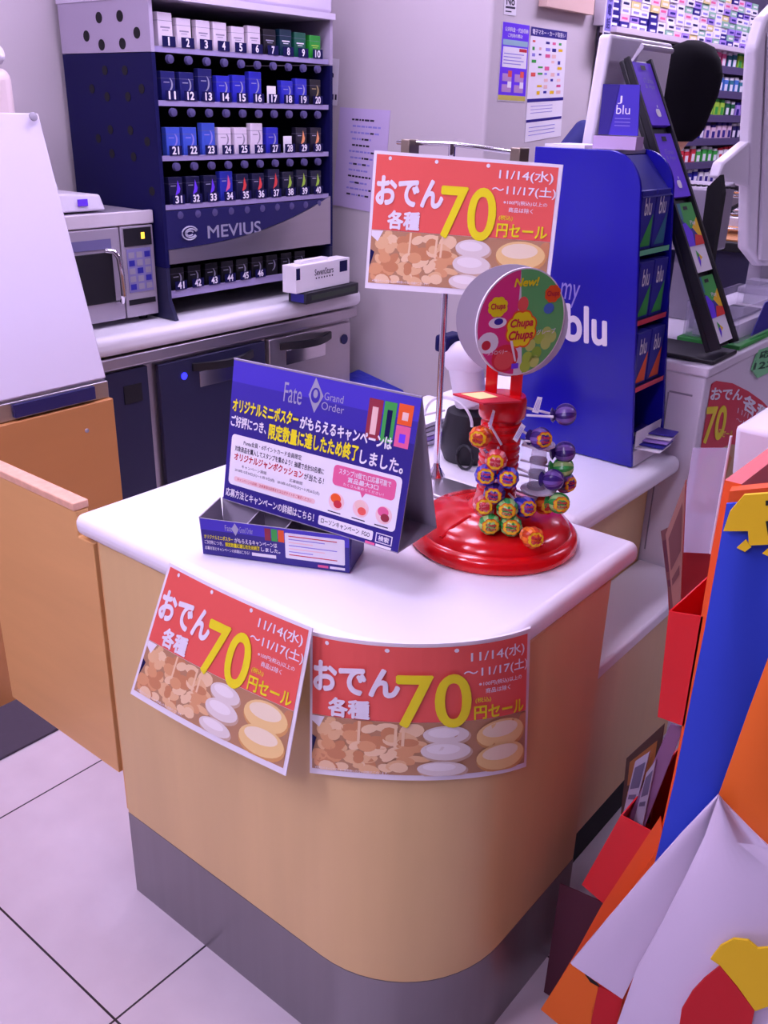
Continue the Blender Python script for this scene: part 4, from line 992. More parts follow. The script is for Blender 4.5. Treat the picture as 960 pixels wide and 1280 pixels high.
MB().tube([l_, (-1.0, 1.408, 1.497), r_], .004, CHROME, 10).build('crossbar', ps)
for px, py in ((512, 183), (649, 194)):
    q = ony(px, py, 1.404 if px < 600 else 1.420); MB().box(q.x-.010, q.x+.010, q.y-.014, q.y+.016, q.z-.02, q.z+.012, mat('clip bronze', (150, 136, 120), .3, .6)).build('clip', ps, bev=.002)

# ------------------------------------------------------------------ campaign tent sign and tray box
ts = thing('campaign_sign', 'large violet tent card with yellow and white lettering on the counter', 'sign', (-1.0, 1.1, .871))
ZB = .9385
BLt, BRt = onz(279, 624, ZB), onz(497, 692, ZB)
tb_ = (BRt-BLt).normalized(); nb = Vector((-tb_.y, tb_.x, 0))
BRk = onz(540, 658, ZB); nb = nb*nb.dot(BRk-BRt); BRk = BRt+nb; BLk = BLt+nb
TRt = onp(528, 495, BRt+nb*.48, nb); TLt = onp(293, 447, BRt+nb*.48, nb)
nfr = (TRt-TLt).cross(TLt-BLt).normalized()
MB().prism([BLt, BRt, TRt, TLt], -nfr*.002, INDIGO, GREYC).build('front_panel', ts)
nbk = (TLt-TRt).cross(TRt-BRk).normalized()
MB().prism([BRk, BLk, TLt, TRt], -nbk*.002, GREYC).build('back_panel', ts)
MB().prism([BLt, BLk, BRk, BRt], (0, 0, .0015), GREYC).build('bottom_panel', ts)
s4 = quad_fn(TLt, TRt, BRt, BLt)
P = Print(s4)
P.rect('violet_band', (0, 0, 1, .16), INDIGO2, .0003); P.rect('violet_band', (0, .16, 1, .30), INDIGO3, .0003)
P.text('logo', 'Fate', (.305, .09, .405, .22), SILVER, .0008, .0); P.text('logo', 'Grand', (.525, .10, .625, .15), SILVER, .0008, 0); P.text('logo', 'Order', (.515, .165, .635, .215), SILVER, .0008, 0)
P.poly('logo', [(.44, .14), (.48, .25), (.52-.0, .13), (.47, .02)][::-1], SILVER, .0008); P.ell('logo', (.478, .135), .025, .05, INDIGO3, .0012); P.ell('logo', (.478, .125), .012, .028, SILVER, .0014)
for i, (bx_, ms) in enumerate((((.755, .075, .825, .33), (mat('dark rose print', (150, 40, 60), .5), mat('peach print', (240, 200, 190), .6))), ((.832, .075, .892, .33), (GREEN, NAVYD)), ((.902, .07, .972, .20), (ORANGE, MATS['peach print'])), ((.902, .205, .972, .34), (PINK, PURP)))):
    P.rect('picture_tile#%d' % i, bx_, ms[0], .0006); w_ = bx_[2]-bx_[0]
    P.rect('picture_tile#%d' % i, (bx_[0]+w_*.3, bx_[1]+.05, bx_[0]+w_*.72, bx_[3]-.03), ms[1], .0008)
P.text('yellow_lettering', 'オリジナルミニポスター', (.015, .27, .40, .365), YELLOW, .0008, .03); P.text('white_lettering', 'がもらえるキャンペーンは', (.41, .285, .895, .375), TEXTW, .0008, .03)
P.text('white_lettering', 'ご好評につき、', (.012, .39, .225, .47), TEXTW, .0008, .025); P.text('yellow_lettering', '限定数量に達したため終了', (.24, .385, .735, .495), YELLOW, .0008, .03); P.text('white_lettering', 'しました。', (.745, .41, .965, .50), TEXTW, .0008, .025)
P.rect('white_panel', (.025, .52, .97, .875), WHITE_P, .0006, (.02, .03))
P.text('dark_lettering', 'Ponta会員・dポイントカード会員限定', (.10, .545, .44, .58), TEXTD, .0009, .005)
P.text('dark_lettering', '対象商品を購入してスタンプを集めよう！抽選で合計50名様に', (.05, .595, .57, .635), TEXTD, .0009, .012)
P.text('red_lettering', 'オリジナルジャンボクッション', (.05, .645, .46, .70), TEXTR, .0009, .02); P.text('dark_lettering', 'が当たる！', (.465, .655, .575, .70), TEXTD, .0009, .012)
P.text('dark_lettering', 'キャンペーン期間　　　　　　　応募期間', (.10, .72, .46, .742), TEXTD, .0009, 0)
P.text('dark_lettering', '2018年10月30日(火)～11月19日(月)　2018年10月30日(火)～11月26日(月)', (.06, .755, .56, .78), TEXTD, .0009, 0)
P.rect('red_lettering', (.06, .81, .54, .845), mat('pale rose print', (244, 206, 206), .6), .0008, .012); P.text('red_lettering', 'キャンペーンの詳細・注意事項は店頭または公式サイトをご確認ください', (.08, .816, .52, .838), TEXTR, .001, 0)
P.rect('pink_bubble', (.62, .545, .945, .68), PINK, .0009, (.02, .03)); P.poly('pink_bubble', [(.77, .678), (.785, .715), (.80, .678)], PINK, .0009)
P.text('bubble_lettering', 'スタンプ10個で1口応募可能で', (.65, .56, .92, .60), TEXTW, .0012, .01); P.text('bubble_lettering', '賞品最大3口', (.70, .605, .86, .64), TEXTW, .0012, .01); P.text('bubble_lettering', 'たくさん集めてください！', (.68, .648, .89, .668), TEXTW, .0012, 0)
for i, (u_, a) in enumerate(((.655, ORANGE), (.785, MATS['peach print']), (.905, PINK))):
    P.ell('round_pictures', (u_, .785), .042, .058, MATS['pale rose print'], .0009); P.ell('round_pictures', (u_-.005, .765), .028, .032, a, .0011); P.ell('round_pictures', (u_+.008, .80), .022, .026, [TEXTR, CORAL, MATS['dark rose print']][i], .0012)
    P.rect('dark_lettering', (u_-.04, .855, u_+.03, .862), TEXTD, .0009)
P.text('white_lettering', '応募方法とキャンペーンの詳細はこちら！', (.015, .905, .545, .965), TEXTW, .0008, .02)
P.rect('search_box', (.57, .905, .865, .968), WHITE_P, .0006, (.008, .012)); P.text('search_lettering', 'ローソンキャンペーン  FGO', (.585, .918, .85, .955), TEXTD, .0009, .012)
P.rect('search_box', (.88, .905, .965, .968), TEXTW, .0006); P.rect('search_box', (.885, .911, .96, .962), INDIGO, .0008); P.text('white_lettering', '検索', (.895, .918, .95, .955), TEXTW, .0012, .02)
P.rect('search_box', (.83, .978, .88, .994), PINK, .0006); P.rect('search_box', (.885, .978, .965, .994), TEXTW, .0006)
P.done(ts)
tb = thing('tray_box', 'open violet cardboard box with dividers below the tent card', 'box', (-1.0, .95, .871))
FL, FR_ = Vector((-1.086, .880, .8712)), Vector((-.870, .975, .8712))
FL = onz(254, 692, .8712); FR_ = onz(440, 717, .8712); hB = .066
dB = (FR_-FL).normalized(); nB = Vector((-dB.y, dB.x, 0)); LB = (FR_-FL).length; DB = .088
LB = LB*.985
up_ = Vector((0, 0, hB))
def bq(a, b, z): return FL+dB*a+nB*b+Vector((0, 0, z))
fl_ = Vector((0, 0, 0))
MB().prism([bq(0, 0, 0), bq(LB, 0, 0), bq(LB, -.004, hB), bq(0, -.004, hB)], nB*.002, INDIGO, GREYC).build('front_wall', tb)
MB().prism([bq(0, DB, 0), bq(LB, DB, 0), bq(LB, DB+.002, hB), bq(0, DB+.002, hB)], -nB*.002, GREYC).build('back_wall', tb)
MB().prism([bq(0, .002, 0), bq(0, DB-.002, 0), bq(-.004, DB-.002, hB), bq(-.004, .0, hB)], dB*.002, GREYC).build('end_wall', tb)
MB().prism([bq(LB, .002, 0), bq(LB, DB-.002, 0), bq(LB+.003, DB-.002, hB), bq(LB+.003, 0, hB)], -dB*.002, INDIGO).build('end_wall', tb)
MB().prism([bq(.002, .002, 0), bq(LB-.002, .002, 0), bq(LB-.002, DB-.002, 0), bq(.002, DB-.002, 0)], (0, 0, .002), GREYC).build('bottom', tb)
for a in (.075, .14): MB().prism([bq(a, .003, .003), bq(a, DB-.004, .003), bq(a, DB-.004, hB-.006), bq(a, .003, hB-.006)], dB*.002, GREYC).build('divider', tb)
P = Print(quad_fn(bq(0, -.0042, hB), bq(LB, -.0042, hB), bq(LB, -.0002, 0), bq(0, -.0002, 0)))
P.rect('violet_band', (0, 0, 1, .30), INDIGO2, .0003)
P.text('logo', 'Fate', (.17, .10, .22, .26), SILVER, .0008, 0); P.poly('logo', [(.24, .02), (.265, .18), (.24, .36), (.215, .18)][::-1], SILVER, .0008); P.text('logo', 'Grand Order', (.27, .10, .36, .26), SILVER, .0008, 0)
P.text('yellow_lettering', 'オリジナルミニポスター', (.02, .42, .22, .54), YELLOW, .0008, .02); P.text('white_lettering', 'がもらえるキャンペーンは', (.23, .42, .52, .56), TEXTW, .0008, .015)
P.text('white_lettering', 'ご好評につき、', (.02, .58, .15, .69), TEXTW, .0008, .01); P.rect('yellow_lettering', (.165, .575, .40, .70), mat('olive yellow print', (110, 100, 60), .6), .0005); P.text('yellow_lettering', '限定数量に達したため終了', (.165, .58, .40, .70), YELLOW, .0008, .02); P.text('white_lettering', 'しました。', (.41, .59, .54, .70), TEXTW, .0008, .015)
P.text('white_lettering', '応募方法とキャンペーンの詳細はこちら！', (.02, .75, .33, .85), TEXTW, .0008, .01); P.rect('white_panel', (.345, .77, .51, .86), WHITE_P, .0006)
for i, m_ in enumerate((MATS['dark rose print'], GREEN, ORANGE)): P.rect('picture_tile#%d' % i, (.44+.045*i, .05, .48+.045*i, .38), m_, .0006)
P.rect('white_panel', (.575, .10, .97, .80), WHITE_P, .0006, (.01, .03))
for k in range(7): P.rect('panel_writing', (.60, .17+.085*k, .92-.08*(k % 3), .195+.085*k), TEXTL if k % 2 else MATS['pale rose print'] if k % 3 else TEXTR, .0009)
P.rect('pink_mark', (.79, .87, .86, .94), PINK, .0006); P.rect('white_panel', (.87, .87, .97, .94), WHITE_P, .0006)
P.done(tb)

# ------------------------------------------------------------------ scanner, papers and cables on the rear worktop
sc_ = thing('barcode_scanner', 'white handheld scanner in a black cradle behind the lollipop stand', 'scanner', (-1.04, 1.55, .871))
S0 = Vector((-1.025, 1.555, .871))
MB().lathe([(.05, 0), (.058, .02), (.056, .07), (.048, .105), (.03, .115)], S0, BLACK, 24).build('cradle', sc_)
a_, b_ = onp(588, 515, S0, (.55, -.83, 0)), onp(580, 445, S0, (.55, -.83, 0))
MB().tube([S0+Vector((0, 0, .11)), S0+Vector((0, 0, .16)), a_+Vector((0, 0, .02)), b_], [.026, .028, .034, .036], WHITE, 14).build('handle', sc_)
MB().ball(b_+Vector((.0, -.0, -.005)), .05, WHITE, 16, (1, .8, .7)).build('head', sc_)
MB().box(b_.x-.055, b_.x-.02, b_.y-.03, b_.y+.03, b_.z+.005, b_.z+.04, NAVYD).build('bumper', sc_, bev=.006)
cb_ = [S0+Vector((-.05, -.02, .10))]
for k in range(16):
    a = pi*k/15; cb_.append(S0+Vector((-.02-.05*cos(a)*1.2, -.05, .09+.05*sin(a))))
MB().tube(cb_, .003, WHITE).build('white_cable', sc_)
lp = [S0+Vector((.035+.02*cos(2*pi*k/14), -.062, .026+.026*sin(2*pi*k/14))) for k in range(14)]
MB().tube(lp, .003, BLACK, closed=True).build('black_cable_loop', sc_)
pp_ = thing('paper_bundle', 'bundle of papers and black cables left of the scanner', 'papers', (-1.19, 1.60, .871))
for k in range(5):
    MB().prism([(-1.25+.006*k, 1.52+.01*k, .8715+.012*k), (-1.14+.004*k, 1.50+.008*k, .8715+.012*k), (-1.12, 1.66, .8715+.012*k), (-1.23, 1.68, .8715+.012*k)], (0, 0, .008), [WHITE_P, MATS['lilac box'], WHITE_P, LGREY, WHITE_P][k]).build('sheet', pp_)
for k in range(3): MB().tube([(-1.24, 1.50-.01*k, .882+.02*k), (-1.18, 1.485-.01*k, .91+.015*k), (-1.14, 1.50, .90+.01*k), (-1.15, 1.53, .88+.03*k), (-1.20, 1.52, .93+.006*k)], .004, BLACK).build('cable', pp_)

# ------------------------------------------------------------------ lollipop stand
AX = Vector((-.761, 1.250, .871))
ls = thing('lollipop_stand', 'red plastic lollipop stand with wide round base', 'stand', AX)
MB().lathe([(.001, 0), (.142, 0), (.145, .004), (.144, .018), (.138, .025), (.131, .027), (.128, .036), (.113, .047), (.075, .056), (.05, .060), (.046, .064), (.0, .064)], AX, RED, 64).build('base', ls)
for a0 in (-100, -20, 140):
    a = radians(a0); MB().tube([AX+Vector((.06*cos(a), .06*sin(a), .057)), AX+Vector((.10*cos(a), .10*sin(a), .049)), AX+Vector((.126*cos(a), .126*sin(a), .037))], .004, RED, 8).build('base_rib', ls)
prof = [(.040, .064), (.038, .075), (.034, .085)]
for k in range(9): z = .090+.0145*k; prof += [(.034, z), (.034, z+.006), (.0305, z+.008), (.0305, z+.013)]
prof += [(.037, .222), (.039, .226), (.039, .252), (.036, .258), (.0, .259)]
MB().lathe(prof, AX, RED, 32).build('column', ls)
vd = Vector((-AX.x, -AX.y, 0)).normalized(); hd = Vector((-vd.y, vd.x, 0))   # towards the viewer, and to the right
for s_ in (-.021, .019):
    q = AX+hd*s_; MB().hexa([q+hd*-.0095+vd*-.004+Vector((0, 0, .258)), q+hd*.0095+vd*-.004+Vector((0, 0, .258)), q+hd*.0095+vd*.004+Vector((0, 0, .258)), q+hd*-.0095+vd*.004+Vector((0, 0, .258)), q+hd*-.0095+vd*-.004+Vector((0, 0, .345)), q+hd*.0095+vd*-.004+Vector((0, 0, .345)), q+hd*.0095+vd*.004+Vector((0, 0, .345)), q+hd*-.0095+vd*.004+Vector((0, 0, .345))], RED).build('fork_prong', ls, bev=.001)
cz = AX.z+.259
cc = [onz(p_[0], p_[1], cz+.004) for p_ in ((566, 494), (606, 491), (652, 503), (604, 506))]
MB().prism(cc, (0, 0, .003), ORANGE, TEXTR).build('collar_card', ls)
MB().prism([c_+Vector((0, 0, .0035)) for c_ in [onz(p_[0], p_[1], cz+.004) for p_ in ((576, 495), (604, 493), (622, 499), (600, 502))]], (0, 0, .0006), mat('pale yellow print', (240, 226, 150), .6)).build('collar_print', ls)
# round sign boards
def disc(c, az, r, m_face, nm, par, th=.003):
    nn = Vector((cos(radians(az)), sin(radians(az)), 0)); t_ = Vector((-nn.y, nn.x, 0))
    MB().lathe([(r, -th/2), (r, th/2)], c, m_face, 48, nn).build(nm, par)
    def fn(u, v, w_): return c + t_*((u-.5)*2*r) + Vector((0, 0, (.5-v)*2*r)) + nn*(th/2+w_)
    return fn
vv = Vector((.52, -.854, 0))
C1 = onp(651, 403, AX+vv*.012, vv); C2 = onp(639, 402, AX-vv*.055, vv)
disc(C2, -66, .0915, GREYC, 'rear_disc', ls)
fd = disc(C1, -22.7, .084, WHITE_P, 'front_disc', ls)
P = Print(fd)
def half(s0, s1, m_, l, rr=.485):
    pts = [(.5+rr*cos(radians(a)), .5-rr*sin(radians(a))) for a in range(s0, s1+1, 6)]; P.poly('disc_print', pts, m_, l)
half(96, 264, mat('magenta print', (228, 52, 130), .5), .0004); half(-84, 96, mat('leaf print', (96, 186, 104), .5), .0004)
P.ell('disc_print', (.14, .66), .115, .10, WHITE_P, .0007); P.ell('disc_print', (.12, .68), .05, .045, TEXTR, .0009); 
P.ell('disc_print', (.34, .82), .15, .13, mat('strawberry print', (222, 44, 60), .5), .0008); P.ell('disc_print', (.33, .84), .11, .09, mat('strawberry light print', (236, 90, 90), .5), .0009)
for (u_, v_) in ((.62, .72), (.72, .66), (.80, .72), (.70, .80), (.60, .84), (.80, .62), (.58, .92), (.68, .88), (.86, .66)): P.ell('disc_print', (u_, v_), .06, .06, [LIME, mat('grape print', (140, 196, 60), .5), mat('grape light print', (190, 220, 110), .5)][int(u_*100) % 3], .0008+.00001*int(v_*10))
P.flower('disc_logo', (.50, .56), .165, .165, ORANGE, .0011); P.flower('disc_logo', (.50, .56), .15, .15, YELLOW, .0013)
P.text('disc_lettering', 'Chupa', (.37, .46, .63, .56), TEXTR, .0016, .035, shear=.2); P.text('disc_lettering', 'Chups', (.36, .57, .64, .68), TEXTR, .0016, .035, shear=.2)
P.flower('disc_logo', (.22, .335), .10, .085, YELLOW, .0011); P.text('disc_lettering', 'Chups', (.14, .30, .30, .37), TEXTR, .0016, .03)
P.flower('disc_logo', (.83, .255), .085, .075, ORANGE, .0011); P.text('disc_lettering', 'Chups', (.76, .225, .90, .29), TEXTR, .0016, .03)
P.ell('disc_print', (.23, .48), .10, .05, WHITE_P, .0009); P.ell('disc_print', (.24, .47), .05, .03, BLUE2, .001); P.ell('disc_print', (.80, .39), .06, .05, mat('sky print', (70, 120, 200), .5), .0009); P.ell('disc_print', (.50, .33), .06, .07, CORAL, .0009)
P.text('disc_lettering', 'New!', (.38, .09, .66, .17), YELLOW, .0012, .03, shear=.2); P.text('disc_lettering', 'グレープ', (.68, .58, .90, .63), TEXTW, .0014, .01); P.text('disc_lettering', 'ストロベリー', (.14, .735, .36, .775), TEXTW, .0016, .01)
P.rect('disc_print', (.42, .88, .50, .93), PURP, .0012); P.poly('disc_print', [(.38, .66), (.41, .66), (.47, .86), (.45, .86)], WHITE_P, .0014)
P.done(ls)
# lollipops
WR = {'orange': (mat('orange wrapper', (238, 120, 40), .25), mat('orange wrapper dark', (200, 60, 30), .25)), 'blue': (mat('blue wrapper', (40, 54, 190), .25), mat('blue wrapper light', (120, 110, 210), .25)), 'green': (mat('green wrapper', (60, 170, 80), .25), mat('green wrapper light', (170, 220, 130), .25)),
      'purple': (mat('purple wrapper', (62, 40, 120), .25), mat('purple wrapper dark', (120, 90, 170), .25)), 'red': (mat('red wrapper', (214, 60, 70), .25), mat('red wrapper light', (236, 150, 150), .25))}
def lolly(px, py, kind, lab, R=.085, logo=None, rad=.0172):
    # ball centre: on a cylinder of radius R about the column, seen through the measured spot
    d = ray(px, py); o2 = Vector((EYE.x-AX.x, EYE.y-AX.y)); d2 = Vector((d.x, d.y))
    A_ = d2.dot(d2); B2 = o2.dot(d2); C_ = o2.dot(o2)-R*R; D = B2*B2-A_*C_
    t_ = (-B2-math.sqrt(D))/A_ if D > 0 else -B2/A_
    c = EYE+d*t_
    rv = Vector((c.x-AX.x, c.y-AX.y, 0)); rl = rv.length; rv.normalize()
    r_ = thing('lollipop', lab, 'lollipop', c, 'lollipops on the red stand')
    m1, m2_ = WR[kind]; mb = MB(); rings = []
    q = Vector((0, 0, 1)).rotation_difference((-rv+Vector((0, 0, -.15))).normalized())
    tw = random.uniform(0, 6)
    k1, k2 = mb.mi(m1), mb.mi(m2_)
    S = 20; hgt = 12
    for j in range(hgt+1):
        th = pi*j/hgt; rg = []
        for i in range(S):
            a = 2*pi*i/S; rr = rad*(1+.07*(i % 2)*sin(th))
            rg.append(mb.bm.verts.new(c+q @ Vector((max(sin(th), .02)*cos(a)*rr, max(sin(th), .02)*sin(a)*rr, -cos(th)*rr))))
        rings.append(rg)
    for j in range(hgt):
        for i in range(S):
            f_ = mb.bm.faces.new((rings[j][i], rings[j][(i+1) % S], rings[j+1][(i+1) % S], rings[j+1][i])); f_.material_index = k2 if (i//2) % 2 else k1
    bmesh.ops.recalc_face_normals(mb.bm, faces=mb.bm.faces[:])
    ax = q @ Vector((0, 0, 1))
    mb.lathe([(rad*.35, .0), (rad*.75, .006), (rad*.5, .009), (rad*.2, .010)], c+ax*rad*.86, m1, 10, ax)
    mb.build('wrapper', r_)
    s0 = c+ax*rad*.9; s1 = Vector((AX.x, AX.y, c.z+.006))+rv*.036
    MB().tube([s0, s1], .0021, WHITE, 8).build('stick', r_)
    # printed flower badge facing outwards, a little turned and shaped to the ball
    if logo != 'none':
        dn = (vd*1.0+rv*.5+Vector((0, 0, .35+random.uniform(-.2, .1)))+hd*random.uniform(-.3, .3)).normalized()
        if logo: dn = (vd+hd*logo[0]+Vector((0, 0, logo[1]))).normalized()
        tx = dn.cross(Vector((0, 0, 1))).normalized()*-1; ty = dn.cross(tx)*1
        if ty.z < 0: ty = -ty
        if tx.dot(hd) < 0: tx = -tx
        def fn(u, v, w_):
            a, b = (u-.5)*1.9, (.5-v)*1.9
            rr = math.hypot(a, b); ph = min(rr, 1.35); s_ = sin(ph)/rr if rr > 1e-6 else 1
            return c+(tx*a*s_+ty*b*s_+dn*cos(ph))*(rad*1.075+w_)
        P = Print(fn, 6)
        P.flower('badge', (.5, .5), .40, .36, ORANGE, .0003, 8, .14); P.flower('badge', (.5, .5), .35, .31, YEL2, .0007, 8, .14)
        P.text('badge_lettering', 'Chupa', (.26, .33, .74, .49), TEXTR, .0012, .04); P.text('badge_lettering', 'Chups', (.26, .52, .74, .68), TEXTR, .0012, .04)
        P.done(r_)
    return r_
LL = [(600, 546, 'orange', 'orange lollipop at the left of the column, beside the scanner', .078), (620, 575, 'red', 'pink and red lollipop high on the front of the column', .080),
      (607, 594, 'blue', 'blue lollipop left of the pair below the pink one', .082), (635, 597, 'blue', 'blue lollipop right of the pair below the pink one', .082),
      (618, 617, 'purple', 'purple lollipop between the blue pair and the green ones', .080), (605, 632, 'red', 'red and orange lollipop low at the left of the column', .086),
      (634, 636, 'green', 'green lollipop in the middle of the low front cluster', .090), (657, 634, 'blue', 'blue lollipop right of the middle green one', .084),
      (681, 630, 'orange', 'large orange lollipop low on the right side', .086), (699, 629, 'green', 'green lollipop at the lower right behind the orange one', .112),
      (612, 655, 'green', 'green lollipop lowest at the left above the red base', .094), (639, 657, 'green', 'green lollipop lowest in the middle above the red base', .096),
      (666, 672, 'orange', 'orange lollipop resting lowest over the red base', .135), (706, 603, 'purple', 'purple and orange lollipop on the right in front of white panel', .09),
      (704, 584, 'green', 'green lollipop on the right above the purple one', .10), (706, 565, 'purple', 'dark purple lollipop on the far right below the worktop edge', .10),
      (676, 548, 'purple', 'purple lollipop with yellow badge right of the column', .076), (707, 518, 'purple', 'dark purple lollipop highest on the right against the blue case', .10), (692, 600, 'purple', 'purple lollipop half hidden behind the right hand cluster', .10)]
random.seed(4)
for px, py, kd, lab, R in LL:
    lg = None
    if py in (565, 518): lg = 'none'
    if py in (603,): lg = (1.0, .1)
    if py in (584, 600): lg = 'none'
    lolly(px, py, kd, lab, R, lg)
# white stick holders and tags
def onax(px, py, off): return onp(px, py, AX+vd*off, vd)
wh = thing('stick_holder', 'clear white stick holder with round plates right of the column', 'holder', onax(672, 620, .02))
a_, b_ = onax(668, 622, .02), onax(675, 558, .02)
MB().tube([a_, (a_+b_)/2, b_], .0125, CLEAR, 14).build('sleeve', wh)
for q_, rr in ((onax(673, 612, .02), .030), (onax(674, 556, .02), .026)): MB().lathe([(rr, 0), (rr, .0025)], q_, WHITE, 24).build('round_plate', wh)
for k in range(3): MB().lathe([(.0145, 0), (.0145, .006)], a_+(b_-a_)*(.2+.25*k), GREYP, 16, (b_-a_).normalized()).build('label_ring', wh)
for i, (pts, lab) in enumerate((([(665, 515), (672, 496), (678, 497), (673, 517)], 'white price tag standing up on the upper right stick'), ([(641, 549), (652, 529), (657, 533), (646, 553)], 'white price tag clipped to the front of the column'), ([(610, 533), (616, 512), (619, 514), (614, 535)], 'thin white tag at the upper left of the column'), ([(603, 562), (606, 560), (614, 569), (611, 571)], 'small white tag left of the pink lollipop'))):
    v = [onax(px, py, .048) for px, py in pts]; t_ = MB().prism(v, -vd*.001, WHITE_P).build('price_tag'); tag(t_, lab, 'tag', 'white tags on the red stand')
    fnq = quad_fn(v[1]+vd*.0003, v[2]+vd*.0003, v[3]+vd*.0003, v[0]+vd*.0003); P = Print(fnq)
    for k in range(3): P.rect('fine_print', (.2+.25*k, .15, .28+.25*k, .85), TEXTL, .0004)
    P.done(t_)
for i, (p0_, p1_, lab) in enumerate((((658, 519), (692, 521), 'bare white stick jutting right from the top of the column'), ((656, 551), (690, 556), 'bare white stick jutting right at mid column'), ((611, 528), (627, 556), 'loose white stick hanging across the front'))):
    st_ = MB().tube([onax(*p0_, .04), onax(*p1_, .045)], .002, WHITE).build('plastic_stick'); tag(st_, lab, 'stick', 'bare sticks on the red stand')

# ------------------------------------------------------------------ brochure stand and cloth display, right foreground
br = thing('brochure_stand', 'red cardboard brochure stand leaning beside the counter', 'stand', (-.45, 1.2, 0))
YL = 1.158
def L(px, py, y=YL): return ony(px, py, y)
edge = [L(800, 1230), L(822, 1080), L(826, 1038), L(843, 961), L(853, 906), L(876, 772), L(890, 685), L(906, 600)]
edge[0].z = .002
back = [e+Vector((.03, .0, 0)) for e in edge]
MB().prism(edge+[e+Vector((.022, 0, .0)) for e in edge[::-1]], (0, .34, 0), ORANGE, REDC).build('side_board', br)
MB().prism([L(825, 1021, YL-.004), L(830, 1050, YL-.004), L(822, 1085, YL-.004), L(790, 1262, YL-.004), L(677, 1262, YL-.004), L(720, 1190, YL-.004), L(752, 1132, YL-.004)], (0, .0035, 0), ORANGE).build('gusset', br)
def pocket(c4, dep, nm):
    tl, tr_, br_, bl_ = [L(*p) for p in c4]
    o1 = Vector((0, dep, 0))
    MB().prism([bl_, br_, tr_, tl], (0, .002, 0), REDC).build('pocket_end', br)
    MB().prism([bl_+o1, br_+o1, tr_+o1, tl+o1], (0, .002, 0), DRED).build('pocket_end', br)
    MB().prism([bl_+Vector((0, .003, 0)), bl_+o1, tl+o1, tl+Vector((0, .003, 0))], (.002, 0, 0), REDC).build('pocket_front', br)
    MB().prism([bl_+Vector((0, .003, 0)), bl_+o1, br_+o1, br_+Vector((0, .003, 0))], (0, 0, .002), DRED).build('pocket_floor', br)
    return tl, tr_, br_, bl_
P1 = pocket([(836, 764), (879, 771), (855, 908), (822, 896)], .23, 'u')
P2 = pocket([(776, 1019), (820, 1042), (757, 1132), (727, 1106)], .23, 'l')
# board faces between pockets
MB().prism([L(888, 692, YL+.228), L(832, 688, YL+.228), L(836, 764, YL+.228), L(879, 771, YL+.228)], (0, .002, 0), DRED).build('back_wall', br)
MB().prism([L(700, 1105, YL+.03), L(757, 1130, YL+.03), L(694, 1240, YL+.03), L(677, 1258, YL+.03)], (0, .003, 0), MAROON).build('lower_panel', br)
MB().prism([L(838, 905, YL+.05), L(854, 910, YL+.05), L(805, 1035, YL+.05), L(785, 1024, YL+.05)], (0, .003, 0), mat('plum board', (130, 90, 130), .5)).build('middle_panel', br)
def broch(lab, pts, m, m2, y):
    v = [L(*p, y) for p in pts]; t_ = MB().prism(v, (0, .004, 0), m).build('brochure'); tag(t_, lab, 'brochure')
    fnq = quad_fn(*[Vector((q.x, q.y-.0006, q.z)) for q in (v[0], v[1], v[2], v[3])]); P = Print(fnq)
    P.rect('print', (.12, .12, .88, .5), m2, .0004); P.rect('print', (.15, .6, .8, .68), m2, .0004); P.done(t_)
broch('brown folded leaflet leaning out of the upper red pocket', [(832, 668), (857, 600), (850, 764), (842, 766)], mat('leaflet brown', (150, 104, 92), .5), mat('leaflet dark brown', (104, 60, 60), .5), YL+.05)
broch('dark photo leaflet behind the upper red pocket top edge', [(826, 664), (834, 660), (846, 766), (838, 765)], mat('leaflet dark brown', (104, 60, 60), .5), MAROON, YL+.10)
broch('dark photo magazine standing in the lower red pocket', [(783, 948), (830, 905), (812, 1030), (776, 1018)], mat('photo dark', (70, 46, 40), .5), mat('photo amber', (150, 96, 50), .5), YL+.10)
broch('grey folded leaflet standing in the lower red pocket', [(794, 952), (812, 940), (790, 1026), (778, 1020)], mat('leaflet grey', (168, 160, 182), .6), mat('leaflet grey dark', (96, 88, 116), .6), YL+.06)
broch('second grey leaflet standing right of the first', [(808, 966), (820, 950), (803, 1033), (792, 1027)], MATS['leaflet grey'], MATS['leaflet grey dark'], YL+.045)
# clear bag with sticker picture hung above: clear sleeve panel
cs_ = thing('clear_sleeve', 'clear plastic sleeve standing above the red brochure pocket', 'sleeve', L(870, 690, YL+.2))
MB().prism([L(846, 690, YL+.2), L(888, 692, YL+.2), L(912, 560, YL+.2), L(866, 560, YL+.2)], (0, .002, 0), TINT).build('sheet', cs_)
MB().tube([L(888, 692, YL+.198), L(914, 545, YL+.198)], .002, WHITE).build('edge_strip', cs_)

